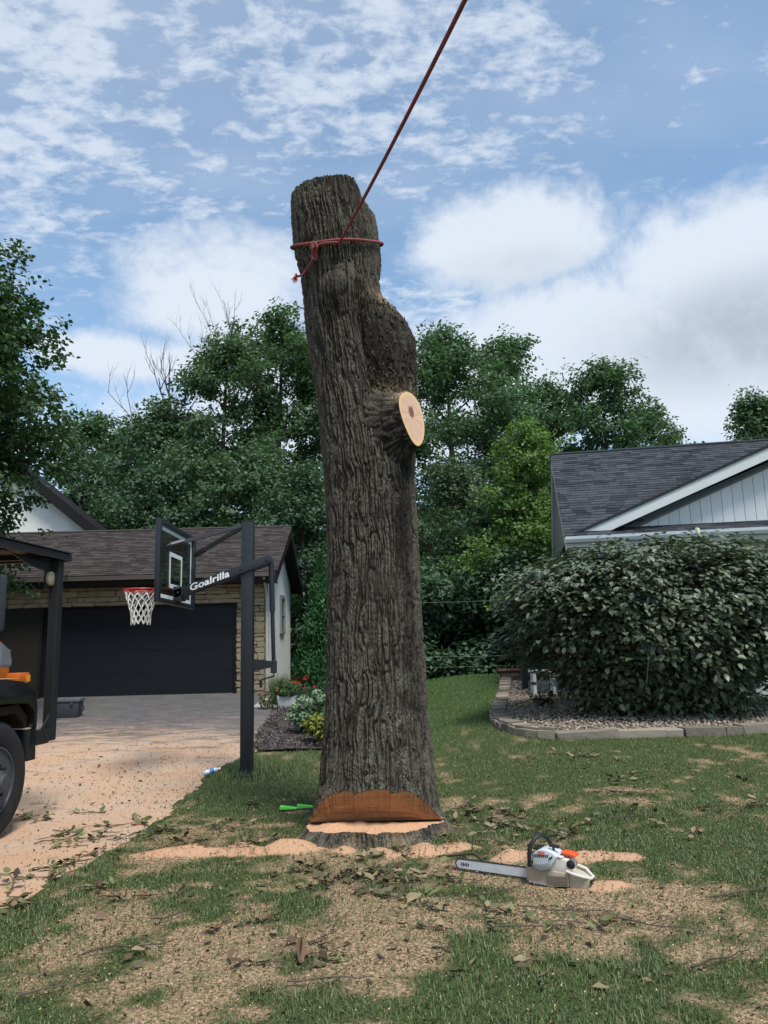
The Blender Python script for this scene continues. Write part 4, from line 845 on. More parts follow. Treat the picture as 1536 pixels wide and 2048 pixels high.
ca = MB(); ca.box(tp_(-1.35, -.03, 2.665), (5.0, .07, .075)); ca.box(tp_(-1.35, -2.2, 2.665), (5.0, .07, .075)); ca.box(tp_(1.11, -1.1, 2.665), (.07, 2.2, .075)); ca.box(tp_(-1.35, -1.1, 2.715), (5.0, 2.24, .012)); ca.build('cab_guard', BLKM, truck, bevel=.004)
for k in range(5): MB().box(tp_(.75-.75*k, -1.1, 2.64), (.06, 2.1, .06)).build('roof_beam', BLKM, truck)
MB().prism([(1.06, 2.62), (.20, 2.62), (.55, 2.53), (.84, 2.50), (.84, 2.31), (1.06, 2.31)], -.11, -.125, lambda u, v, d: tp_(u, d, v)).build('gusset_plate', BLKM, truck)
lm = MB().lathe([(.075, -.13), (.075, -.085), (.062, -.075), (0, -.068)], 20, tp_(.925, -.0, 2.43), rotW).build('work_lamp', M('lamp_ring', (.40, .33, .22), .5, .4), truck, True)
MB().box(tp_(.905, .072, 2.43), (.012, .008, .07)).box(tp_(.94, .072, 2.43), (.012, .008, .07)).build('lamp_bar', BLKM, lm)
# mirror, cab, frame (mostly outside the picture)
mi_ = MB().bbox(tp_(-.13, -.05, 2.11), (.09, .24, .52), .04, Matrix.Rotation(R_(-8), 3, 'Z')).build('mirror', M('grey_black_plastic', (.030, .034, .042), .5, .4, noise=(5, .2)), truck, True)
MB().tube([tp_(-.15, -.10, 2.25), tp_(-.30, -.22, 2.28), tp_(-.5, -.36, 2.05), tp_(-.5, -.40, 1.85)], .014, 6).build('mirror_arm', BLKM, mi_, True)
cb = MB().prism([(-3.1, .95), (-3.1, 2.55), (-1.95, 2.55), (-1.5, 2.0), (-1.5, .95)], -.05, -2.3, lambda u, v, d: tp_(u, d, v)).build('cab', ORG, truck, True, bevel=.06)
MB().prism([(-2.7, 1.85), (-2.7, 2.4), (-2.02, 2.4), (-1.72, 2.0), (-1.72, 1.85)], -.045, -.055, lambda u, v, d: tp_(u, d, v)).build('cab_window', PANE, cb)
MB().box(tp_(-3.0, -.75, .78), (7.4, .09, .24)).box(tp_(-3.0, -1.6, .78), (7.4, .09, .24)).build('chassis', BLKM, truck)
MB().box(tp_(-5.0, -1.17, 1.75), (3.4, 2.3, 1.6)).build('chip_box', BLKM, truck, bevel=.03)
w2 = MB().lathe([(.0, -.27), (.43, -.29), (.535, -.20), (.535, -.09), (.43, 0), (.28, -.02), (.2, -.1), (0, -.1)], 32, tp_(-4.6, 0, WR), rotW).build('wheel', TYRE, truck, True)
w3 = MB().lathe([(.0, -.27), (.43, -.29), (.535, -.20), (.535, -.09), (.43, 0), (.28, -.02), (.2, -.1), (0, -.1)], 32, tp_(0, -2.05, WR), rotW).build('wheel', TYRE, truck, True)

# ------------------------------------------------------------------ small things on the drive and lawn
def on(px, py): q = gnd(px, py); return Vector((q.x, q.y, ghf(q.x, q.y)))
cl = on(125, 1438); cl.z += .015
cooler = thing('cooler', 'dark grey hard cooler with closed lid standing on the driveway by the garage', 'cooler', cl, R_(8))
CLM = M('dark_cooler_plastic', (.028, .030, .038), .5, .4, noise=(8, .15)); CLD = M('cooler_lid', (.10, .105, .11), .6, .3, noise=(10, .2))
MB().prism([(-.29, 0), (.29, 0), (.315, .31), (-.315, .31)], 0, .40, lambda u, v, d: Vector((u, d, v))).build('body', CLM, cooler, True, bevel=.025)
ld = MB().bbox((0, .20, .355), (.67, .44, .075), .022).build('lid', CLD, cooler, True)
for x in (-.17, .17): MB().bbox((x, -.022, .30), (.05, .03, .10), .01).build('latch', M('cooler_latch', (.05, .05, .055), .4), cooler, True)
MB().tube([(.318, .1, .24), (.355, .1, .16), (.35, .2, .13), (.35, .3, .16), (.318, .3, .24)], .014, 6).build('handle', CLM, cooler, True)
MB().tube([(-.318, .1, .24), (-.355, .1, .16), (-.35, .2, .13), (-.35, .3, .16), (-.318, .3, .24)], .014, 6).build('handle', CLM, cooler, True)
PET = M('clear_bottle', (.50, .60, .66), .12, .7); BLUE = M('blue_label', (.05, .17, .48), .4, .3, noise=(30, .3)); CAPM = M('white_cap', (.75, .75, .75), .4)
def bottle(label, loc, rot):
    t = thing('water_bottle', label, 'bottle', loc, rot=rot)
    MB().lathe([(.028, 0), (.033, .008), (.033, .06), (.030, .07), (.033, .08), (.033, .14), (.028, .17), (.013, .195), (.013, .205)], 16).build('bottle', PET, t, True)
    MB().lathe([(.0338, .082), (.0338, .135)], 16).build('label', BLUE, t, True); MB().lathe([(.015, .203), (.015, .222), (0, .222)], 12).build('cap', CAPM, t, True); return t
b0 = on(89, 1450); bottle('clear plastic water bottle standing upright beside the dark cooler', b0+Vector((0, 0, .016)), (0, 0, 0))
b1 = on(416, 1556); bottle('crumpled plastic water bottle with blue label lying at the grass edge', b1+Vector((-.06, 0, .055)), (0, R_(78), R_(25)))
LIME = M('lime_plastic', (.16, .80, .10), .4, .4, noise=(20, .1))
for (px, py, L_, lab, rz) in ((578, 1620, .17, 'bright green felling wedge lying apart from the trunk', .02), (611, 1617, .16, 'bright green felling wedge touching the foot of the trunk', .14)):
    q = on(px, py); t = thing('felling_wedge', lab, 'wedge', (q.x, q.y-.05, q.z+.018), rz)
    MB().prism([(-L_/2, 0), (L_/2, .002), (L_/2, .012), (-L_/2, .034)], -.035, .035, lambda u, v, d: Vector((u, d, v))).build('wedge', LIME, t, bevel=.003)
    for k in range(4): MB().box((-L_/2+.03+k*.024, 0, .034-.0044*k), (.006, .05, .004)).build('rib', LIME, t)
# planter
qp = on(576, 1418); POTM = M('pale_grey_pot', (.33, .36, .37), .6, .3, noise=(6, .1)); qp.z += .03
pot = thing('planter', 'pale grey square planter at the end of the mulch bed full of red flowers', 'planter', qp)
MB().prism([(-.17, 0), (.17, 0), (.225, .27), (.205, .27), (.16, .235), (-.16, .235), (-.205, .27), (-.225, .27)], -.18, .18, lambda u, v, d: Vector((u, d, v))).build('pot', POTM, pot, bevel=.008)
MB().box((0, 0, .22), (.36, .34, .02)).build('soil', M('potting_soil', (.03, .022, .016), .95), pot)
# foliage materials
def leafmat(n, c, c2, rough=.45, tr=.12, isl=.30): return M(n, c, rough, .2, isl=isl, col2=c2, mixby='isl', transl=tr)
LEAFM = leafmat('planter_leaf', (.06, .12, .035), (.03, .075, .025)); FLR = M('red_petal', (.50, .012, .015), .5, .3, isl=.3, transl=.1)
def clump(name, parent, mat, c, rad, n, L, W, up=.6, outb=.8, shell_=.5, fold=.25, card=False):
    d = unit(rv(n)); r = np.clip(rng.random(n)**(1/3)*(1-shell_)+shell_*rng.uniform(.75, 1.05, n), 0, 1.1)[:, None]
    P = np.array(c)+d*r*np.array(rad); Nn = d*outb+np.array([[0, 0, up]])+.45*rv(n); T = rv(n)*.6+d+np.array([[0, 0, -.15]])
    V, F = (cards_np if card else lambda *a: leaves_np(*a, fold=fold))(P, Nn, T, L*rng.uniform(.65, 1.25, n), W*rng.uniform(.7, 1.2, n)); return obj_np(name, V, F, mat, parent)
fo1 = clump('foliage', pot, LEAFM, (0, 0, .38), (.30, .27, .20), 700, .08, .035); clump('flower', pot, FLR, (.02, -.05, .42), (.33, .28, .20), 34, .05, .045)
def blades(name, parent, mat, c, n, h, spread, r0, w=.008):
    a = rng.uniform(0, 2*np.pi, n); rr = r0*np.sqrt(rng.random(n)); base = np.stack([c[0]+rr*np.cos(a), c[1]+rr*np.sin(a), np.full(n, c[2])], 1)
    hh = h*rng.uniform(.6, 1.1, n); s = spread*rng.uniform(.2, 1.1, n); dr = np.stack([np.cos(a), np.sin(a), 0*a], 1); sd_ = np.stack([-np.sin(a), np.cos(a), 0*a], 1)*w*.5
    up = np.array([[0, 0, 1.]]); mid = base+up*(hh*.62)[:, None]+dr*(s*.32)[:, None]; tip = base+up*hh[:, None]*(1-.25*(s/spread)[:, None])+dr*s[:, None]
    V = np.stack([base-sd_, base+sd_, mid+sd_*.8, mid-sd_*.8, tip], 1).reshape(-1, 3); i = np.arange(n)[:, None]*5
    return obj_np(name, V, np.concatenate([i+np.array([[0, 1, 2]]), i+np.array([[0, 2, 3]]), i+np.array([[3, 2, 4]])]), mat, parent)
qg = Vector((-2.45, 17.75, ghf(-2.45, 17.75)+.03)); og = thing('ornamental_grass', 'tuft of tall green ornamental grass behind the grey planter', 'grass clump', qg)
blades('blades', og, leafmat('tuft_blade', (.06, .11, .03), (.10, .15, .05)), (0, 0, 0), 420, .78, .38, .25)
MB().lathe([(.02, -.05), (.24, 0), (.18, .06), (0, .08)], 14).build('root_crown', M('potting_soil', (.03, .022, .016), .95), og, True)
qf = Vector((-2.62, 17.0, ghf(-2.62, 17)+.03)); rfp = thing('flower_plant', 'small red flowering plant at the corner of the garage wall', 'flowers', qf); clump('foliage', rfp, LEAFM, (0, 0, .14), (.17, .2, .2), 260, .08, .03); clump('flower', rfp, FLR, (0, -.05, .20), (.18, .2, .22), 16, .06, .05)
# mulch bed and its plants
MUL = M('dark_bark_mulch', (.050, .042, .042), .95, .1, noise=(18, .5), bump=(30, 1.0, .03), col2=(.10, .085, .08), mixby='noise')
ny_ = 60; yb_ = np.linspace(12.1, 17.3, ny_); nx = 24; U = np.linspace(0, 1, nx)
BX = (drive_edge(yb_)+.03)[:, None]*(1-U)+(-.15)*U; BY = np.repeat(yb_[:, None], nx, 1); BZ = gh(BX, BY)+.02+.05*np.clip(np.minimum(U*8, 1), 0, 1)[None, :]*np.clip(np.minimum((BY-12.1)*3, (17.3-BY)*4), 0, 1)+.025*(fbm(BX*7, BY*7, 1)-.5)
i = (np.arange(ny_-1)[:, None]*nx+np.arange(nx-1)[None, :]).ravel()
tag(obj_np('mulch_bed', np.stack([BX.ravel(), BY.ravel(), BZ.ravel()], 1), np.stack([i, i+1, i+nx+1, i+nx], 1), MUL, smooth=True), kind='structure')
n = 5200; py = rng.uniform(12.0, 17.3, n); px = drive_edge(py)+rng.uniform(0, 1, n)**1.1*(-.3-drive_edge(py)); P = np.stack([px, py, gh(px, py)+.075+rng.uniform(-.015, .02, n)], 1)
V, F = cards_np(P, np.array([[0, 0, 1.]])+.7*rv(n), rv(n), rng.uniform(.03, .085, n), rng.uniform(.012, .03, n))
tag(obj_np('mulch_chips', V, F, M('mulch_chip', (.060, .050, .052), .95, .1, isl=.6, col2=(.15, .13, .125), mixby='isl')), kind='stuff')
def shrub(name, label, cat, c, rad, mats, n, L, W, lobes=6, stems=7, **kw):
    t = thing(name, label, cat, c); sb = MB(); r = random.Random(hash(label) % 999)
    for k in range(stems): 
        a = r.uniform(0, 6.28); sb.tube([(0, 0, -.03), (math.cos(a)*rad[0]*.3, math.sin(a)*rad[1]*.3, rad[2]*.7), (math.cos(a)*rad[0]*.7, math.sin(a)*rad[1]*.7, rad[2]*1.4)], [.014, .010, .004], 5)
    sb.build('stem', M('shrub_stem', (.07, .055, .035), .9), t)
    Ps = []; 
    for k in range(lobes):
        a = 2*math.pi*k/lobes+r.uniform(-.4, .4); q = r.uniform(.35, .75); lc = np.array([math.cos(a)*rad[0]*q, math.sin(a)*rad[1]*q, rad[2]*(1+r.uniform(-.25, .45))]); m_ = n//lobes
        d = unit(rv(m_)); P = lc+d*(rng.random(m_)**.4)[:, None]*np.array(rad)*.55; Ps.append((P, d))
    P = np.concatenate([p for p, _ in Ps]); d = np.concatenate([q for _, q in Ps]); P[:, 2] = np.abs(P[:, 2])
    V, F = leaves_np(P, d*.7+np.array([[0, 0, .8]])+.4*rv(len(P)), d+.6*rv(len(P)), L*rng.uniform(.65, 1.25, len(P)), W*rng.uniform(.7, 1.2, len(P))); obj_np('foliage', V, F, mats, t); return t
def gz_(x, y, o=.05): return Vector((x, y, ghf(x, y)+o))
ROSEL = leafmat('rose_leaf', (.022, .055, .025), (.045, .085, .03)); 
rb = shrub('rose_bush', 'dark green rose bush with red blooms left of the trunk', 'rose bush', gz_(-1.38, 15.6), (.40, .42, .34), ROSEL, 2400, .06, .03)
for k in range(10):
    a = random.uniform(0, 6.28); q = random.uniform(.5, 1.0); c = np.array([math.cos(a)*.38*q-.05, -abs(math.sin(a))*.42*q, random.uniform(.15, .78)])
    clump('rose_bloom', rb, FLR, c, (.026, .026, .022), 10, .036, .032, up=.2)
hy = shrub('hydrangea', 'rounded hydrangea with pale green flower heads beside the trunk', 'hydrangea', gz_(-1.28, 13.4), (.34, .34, .22), leafmat('hydrangea_leaf', (.05, .10, .055), (.028, .065, .035)), 900, .12, .075)
for (x, y, z) in ((-.30, -.1, .44), (-.05, -.25, .52), (.15, -.2, .58), (.3, -.1, .52), (-.2, .1, .55), (.05, .1, .64), (-.36, -.2, .28), (.25, -.28, .36), (-.12, -.32, .30)):
    clump('flower_head', hy, M('pale_green_petal', (.24, .34, .20), .6, .2, isl=.3, transl=.1), (x, y, z), (.08, .08, .065), 130, .037, .032, up=.1)
shrub('yellow_shrub', 'small yellow green leafed plant tucked against the left of the trunk', 'shrub', gz_(-1.08, 12.4), (.26, .26, .24), leafmat('yellow_leaf', (.16, .17, .02), (.10, .13, .025)), 620, .11, .045)
# arborvitae
def conifer(label, c, h, r, n, mat):
    t = thing('arborvitae', label, 'evergreen', c); MB().tube([(0, 0, -.1), (0, 0, h*.9)], [.07, .01], 7).build('trunk', M('tree_bark', (.06, .05, .04), .95), t)
    z = rng.random(n)**.85; a = rng.uniform(0, 6.283, n); prof = r*np.clip((1-z)**.75, 0, 1)*(.75+.5*vn(a*2.2+3, z*9, 1.))*np.clip(z*9+.5, 0, 1); q = rng.uniform(.7, 1.0, n)
    P = np.stack([np.cos(a)*prof*q, np.sin(a)*prof*q, .12+z*h], 1); d = np.stack([np.cos(a), np.sin(a), .25+0*a], 1)
    V, F = cards_np(P, d*.5+rv(n)*.7, d*.7+np.array([[0, 0, 1.1]])+.35*rv(n), rng.uniform(.07, .15, n), rng.uniform(.025, .05, n)); obj_np('foliage', V, F, mat, t)
conifer('dark green conical arborvitae growing beside the garage end wall', gz_(-1.52, 18.0, 0), 3.25, .72, 15000, leafmat('arborvitae_leaf', (.040, .120, .034), (.024, .080, .028), tr=.08))

# ------------------------------------------------------------------ stone edging, gravel bed, bush
EDS = M('grey_edging_stone', (.19, .17, .145), .9, .15, noise=(4, .3), bump=(22, .7, .015), obj=.25, col2=(.27, .235, .185), mixby='obj')
er = [rock_mesh('stone', EDS, 30+k, .07, .09) for k in range(7)]
edg = thing('stone_edging', 'low curved edging of flat grey stones round the gravel bed', 'garden edging', (EDG[4].x, EDG[4].y, EDG[4].z))
pl = [Vector((p.x, p.y, 0)) for p in EDG]; seg = []; tot = [0]
for a, b in zip(pl[:-1], pl[1:]): tot.append(tot[-1]+(b-a).length)
def epos(s):
    for k in range(len(pl)-1):
        if s <= tot[k+1] or k == len(pl)-2:
            return pl[k].lerp(pl[k+1], (s-tot[k])/(tot[k+1]-tot[k])), (pl[k+1]-pl[k]).normalized()
s = 0; re_ = random.Random(5); mi = PM[edg.name].inverted()
while s < tot[-1]-.05:
    p0, d0 = epos(s); front = d0.x > .75; w = re_.choice((.24, .36, .5, .62)) if front else re_.uniform(.22, .38); p, d = epos(min(s+w/2, tot[-1])); hh = re_.uniform(.11, .14) if front else re_.uniform(.09, .12)
    nrm = Vector((-d.y, d.x, 0)); ang = math.atan2(d.y, d.x)
    inst('stone', re_.choice(er), edg, mi @ Vector((p.x+nrm.x*.08, p.y+nrm.y*.08, ghf(p.x, p.y)+hh*.36)), (re_.uniform(-.05, .05), re_.uniform(-.04, .04), ang+re_.uniform(-.06, .06)), (w*.98, .24, hh))
    if not front: inst('stone', re_.choice(er), edg, mi @ Vector((p.x+nrm.x*.10, p.y+nrm.y*.10, ghf(p.x, p.y)+hh*.86+.012)), (re_.uniform(-.06, .06), re_.uniform(-.06, .06), ang+re_.uniform(-.12, .12)), (w*.85, .22, .05))
    s += w
gx0, gx1, gy0, gy1 = 1.6, 9.5, 10.2, 19.4
GX2, GY2 = np.meshgrid(np.linspace(gx0, gx1, 120), np.linspace(gy0, gy1, 120)); a_, b_ = GX2.ravel(), GY2.ravel(); ins = in_gravel(a_, b_)
GZ2 = gh(a_, b_)+.035+.03*(fbm(a_*3, b_*3, 1)-.5); i = (np.arange(119)[:, None]*120+np.arange(119)[None, :]).ravel(); Fq = np.stack([i, i+1, i+121, i+120], 1); Fq = Fq[ins[Fq].all(1)]
tag(obj_np('gravel_bed', np.stack([a_, b_, GZ2], 1), Fq, M('gravel_base', (.20, .165, .125), .95, .1, noise=(24, .6), bump=(40, 1.0, .02)), smooth=True), kind='structure')
PEB = M('river_pebble', (.36, .30, .23), .8, .2, isl=.45, col2=(.22, .19, .155), mixby='isl')
ph = np.array([[1, 0, 0], [-1, 0, 0], [0, 1, 0], [0, -1, 0], [0, 0, 1], [0, 0, -1]], float); pf = np.array([[0, 2, 4], [2, 1, 4], [1, 3, 4], [3, 0, 4], [2, 0, 5], [1, 2, 5], [3, 1, 5], [0, 3, 5]])
n = 15000; x = rng.uniform(1.6, 7.6, n); y = 10.4+rng.random(n)**1.6*8.6; k = in_gravel(x, y); x, y = x[k], y[k]; n = len(x)
sz = rng.uniform(.014, .034, n)[:, None, None]*rng.uniform(.6, 1.3, (n, 1, 3)); an = rng.uniform(0, 6.28, n)
V = ph[None]*sz+rng.normal(0, .003, (n, 6, 3)); c_, s_ = np.cos(an)[:, None], np.sin(an)[:, None]
V = np.stack([V[..., 0]*c_-V[..., 1]*s_, V[..., 0]*s_+V[..., 1]*c_, V[..., 2]*.7], -1)+np.stack([x, y, gh(x, y)+.045+rng.uniform(0, .025, n)], 1)[:, None, :]
tag(obj_np('gravel', V.reshape(-1, 3), (np.arange(n)[:, None, None]*6+pf[None]).reshape(-1, 3), PEB), kind='stuff')

bc = Vector((4.62, 12.95, ghf(4.62, 12.95)))
bush = thing('bush', 'large rounded bush with dull dark leaves in the gravel bed before the grey house', 'bush', bc)
BL = M('bush_leaf', (.080, .118, .064), .40, .5, isl=.42, col2=(.135, .150, .105), mixby='isl', transl=.10); BST = M('bush_stem', (.055, .045, .035), .9)
BRX, BRY, BH = 2.74, 1.45, 2.74
def bush_prof(z):   # half width as a share, by height share
    return np.interp(z, [0, .08, .25, .5, .68, .85, .95, 1.03], [.55, .60, .72, .95, 1.02, .86, .58, .15])
sb = MB(); rr_ = random.Random(3); tips = []
for k in range(46):
    a = rr_.uniform(0, 6.28); q = rr_.uniform(.15, .55); L_ = rr_.uniform(.7, 1.0)
    p0 = Vector((math.cos(a)*BRX*q*.7, math.sin(a)*BRY*q*.7, -.05)); p1 = p0+Vector((math.cos(a)*.35, math.sin(a)*.2, BH*.35)); p2 = p0+Vector((math.cos(a)*BRX*.35, math.sin(a)*BRY*.35, BH*L_*.75)); p3 = p0+Vector((math.cos(a)*BRX*.45, math.sin(a)*BRY*.45, BH*L_*.92))
    sb.tube([p0, p1, p2, p3], [.022, .017, .010, .005], 5)
sb.build('stem', BST, bush)
tw = MB(); e = at(1297, 1318, 11.65)-bc; tw.tube([e, e+Vector((-.02, .02, .18)), e+Vector((.0, .05, .34))], [.008, .008, .006], 5).tube([e+Vector((.0, .02, .08)), e+Vector((.10, .05, -.04)), e+Vector((.19, .08, -.17))], [.007, .006, .004], 5).tube([e, e+Vector((-.03, 0, -.18)), e+Vector((-.05, .02, -.34))], [.008, .007, .006], 5); tw.build('bare_twig', M('grey_twig', (.16, .15, .12), .9), bush)
# leaf sprays: clusters on the outer shell
ncl = 1900; u = rng.uniform(-1, 1, ncl); th = rng.uniform(0, 2*np.pi, ncl); zz = rng.beta(1.5, 1.15, ncl)*1.0
pr = bush_prof(zz)*(.72+.52*vn(np.cos(th)*3.2+5, np.sin(th)*3.2, zz*5.0)); inn = rng.uniform(.72, 1.0, ncl)
low = (zz < .30)
C = np.stack([np.cos(th)*BRX*pr*inn, np.sin(th)*BRY*pr*inn, zz*BH*(.88+.22*vn(np.cos(th)*5*pr, np.sin(th)*4+9, 3.3))], 1); out_ = unit(np.stack([np.cos(th)/BRX, np.sin(th)/BRY, (zz-.45)*1.1], 1))
tpx = rng.uniform(-.8, .8, 70); tpy = rng.uniform(-.75, .5, 70); tpz = BH*(.98-.35*tpx**2-.22*tpy**2)
sh = np.stack([np.repeat(tpx*BRX, 3)+rng.normal(0, .05, 210), np.repeat(tpy*BRY, 3), np.repeat(tpz, 3)+np.tile([.0, .11, .22], 70)*np.repeat(rng.uniform(.2, 1.2, 70), 3)], 1)
keep = ~(low & (rng.random(ncl) < .45)); C, out_ = np.concatenate([C[keep], sh]), np.concatenate([out_[keep], np.tile([[0, -.3, .9]], (210, 1))]); ncl = len(C); per = 13
P = np.repeat(C, per, 0)+rv(ncl*per)*np.array([[.13, .13, .075]]); o2 = np.repeat(out_, per, 0); n = len(P)
Nn = np.array([[0, 0, 1.]])*1.15+o2*.42+.36*rv(n); T = o2*np.array([[1, 1, .2]])+.6*rv(n)+np.array([[0, 0, -.55]])
Lf = rng.uniform(.085, .15, n); Wf = Lf*rng.uniform(.5, .68, n); P[:, 2] = np.maximum(P[:, 2], .06)
vis = (o2[:, 1] < .25) & (P[:, 1] < 0) & (np.abs(P[:, 0]) < 2.5)
order = np.argsort(-(Lf*np.where(vis, 1, 0))); big = order[:290]; rest = order[290:]
V, F = leaf7_np(P[rest], Nn[rest], T[rest], Lf[rest], Wf[rest], .28, .12); lo = obj_np('leaf_mass', V, F, BL, bush); lo['kind'] = 'stuff'
for k in big:
    V, F = leaf7_np(P[k:k+1], Nn[k:k+1], T[k:k+1], Lf[k], Wf[k], .28, .12); obj_np('leaf', V, F, BL, bush)
# inner foliage, keeps the heart of the bush dense
n = 24000; d = unit(rv(n)); zc = rng.random(n); q = bush_prof(zc)*rng.uniform(.2, .86, n); P = np.stack([d[:, 0]*BRX*q, d[:, 1]*BRY*q, zc*BH*.93], 1)
V, F = cards_np(P, rv(n)+np.array([[0, 0, .6]]), rv(n), rng.uniform(.07, .12, n), rng.uniform(.05, .085, n)); lo = obj_np('inner_leaves', V, F, BL, bush); lo['kind'] = 'stuff'
# small plant, lamp post, bench, low brick wall at the far corner of the bed
shrub('small_plant', 'little dark bronze plant in the gravel in front of the black post', 'plant', gz_(2.72, 14.0, .04), (.20, .20, .12), leafmat('bronze_leaf', (.05, .04, .03), (.09, .075, .05)), 260, .08, .035)
lp = on(1051, 1384); lpt = thing('lamp_post', 'short black post lamp standing in the gravel by the low wall', 'post lamp', lp)
MB().bbox((0, 0, .36), (.125, .125, .80), .01).build('post', STEEL, lpt); MB().bbox((0, 0, .80), (.16, .16, .06), .01).build('cap', STEEL2, lpt); MB().bbox((0, 0, .03), (.19, .19, .06), .01).build('base', STEEL2, lpt)
bq = on(1090, 1396); bn_ = thing('bench', 'white garden bench half hidden by the left end of the bush', 'bench', bq)
MB().bbox((.02, .2, .52), (.52, .34, .05), .01).build('seat', WHITE, bn_)
for x in (-.17, .22):
    for y in (.08, .32): MB().bbox((x, y, .235), (.06, .06, .55), .006).build('leg', WHITE, bn_)
wl = on(1004, 1366); bw = thing('brick_wall', 'low brown brick retaining wall with capstones at the far end of the edging', 'wall', wl)
BRK = M('brown_brick', (.105, .070, .052), .9, .15, noise=(8, .3), obj=.3); mb = MB(); mb.box((.75, .08, .09), (1.55, .14, .42)); mb.build('mortar', M('brick_mortar', (.10, .085, .07), .95), bw)
bm_ = rock_mesh('brick', BRK, 77, .04, .03)
for r in range(4):
    for k in range(8): inst('brick', bm_, bw, (.0+.2*k+.1*(r % 2), .0, -.05+.078*r), (0, 0, 0), (.192, .10, .07))
for k in range(4): inst('capstone', rock_mesh('capstone', M('red_brown_cap', (.155, .085, .062), .85, noise=(6, .2)), 90+k, .05, .04), bw, (.12+.41*k, .07, .30), (0, 0, 0), (.405, .28, .05))
WIRE = M('grey_wire', (.10, .11, .11), .5, .5)
for (za, zb_, yv, lab) in ((1.445, 1.39, 21.4, 'upper of two close thin wires strung low across the dark woods'), (1.16, 1.13, 21.4, 'lower of two close thin wires strung low across the dark woods'), (2.90, 2.95, 21.6, 'single thin wire strung high across the dark woods right of the trunk')):
    pt = [Vector((x, yv+.1*t, za+(zb_-za)*t-.10*4*t*(1-t)*.5)) for t, x in ((t, -2.0+8.5*t) for t in np.linspace(0, 1, 14))]
    tag(MB().tube(pt, .0035, 5).build('wire', WIRE, smooth=True), lab, 'wire')
wp = thing('wire_post', 'slim grey post carrying the thin wires behind the evergreen', 'post', (-2.0, 21.5, ghf(-2, 21.5))); MB().tube([(0, 0, -.2), (0, 0, 2.5)], .04, 8).build('post', BLKM, wp)
wp = thing('wire_post', 'slim grey post carrying the thin wires behind the bush', 'post', (6.5, 21.6, ghf(6.5, 21.6))); MB().tube([(0, 0, -.2), (0, 0, 2.5)], .04, 8).build('post', BLKM, wp)

# ------------------------------------------------------------------ trees
TBK = M('tree_bark', (.070, .060, .048), .95, .1, noise=(5, .4), bump=(18, .8, .03), ani=(1, 1, .3))
G1 = leafmat('oak_leaf', (.070, .132, .072), (.112, .170, .094), .55, .28); G2 = leafmat('dark_leaf', (.054, .108, .064), (.088, .140, .082), .55, .24); G3 = leafmat('maple_leaf', (.110, .190, .058), (.15, .235, .078), .55, .36)  # far-tree greens carry a bluish tint, distance haze put into the leaf colour
G4 = leafmat('grey_green_leaf', (.080, .125, .068), (.11, .15, .09), .55, .24); G5 = leafmat('poplar_leaf', (.068, .136, .072), (.108, .172, .094), .5, .28); G6 = leafmat('near_leaf', (.060, .110, .042), (.036, .078, .034), .42, .24); GP = leafmat('purple_leaf', (.022, .013, .017), (.032, .018, .02), .5, .06)
def branchlet(mb, p, d, L, r, depth, rr, up=.15):
    q = p; dd = d.normalized(); pts = [p]
    for k in range(3):
        dd = (dd+Vector((rr.uniform(-.22, .22), rr.uniform(-.22, .22), rr.uniform(-.1, .25)+up*.3))).normalized(); q = q+dd*L/3; pts.append(q)
    mb.tube(pts, [r, r*.8, r*.6, r*.4], 4 if r < .04 else 6, caps=False)
    if depth:
        for k in range(rr.choice((2, 3, 3))):
            t = rr.uniform(.35, 1.0); b = pts[min(3, int(t*3)+0)].lerp(pts[min(3, int(t*3)+1)], t*3-int(t*3)) if t < 1 else pts[3]
            s_ = Vector((rr.uniform(-1, 1), rr.uniform(-1, 1), rr.uniform(-.1, .8))); branchlet(mb, b, (dd+s_*.75), L*rr.uniform(.5, .75), r*.5, depth-1, rr, up)
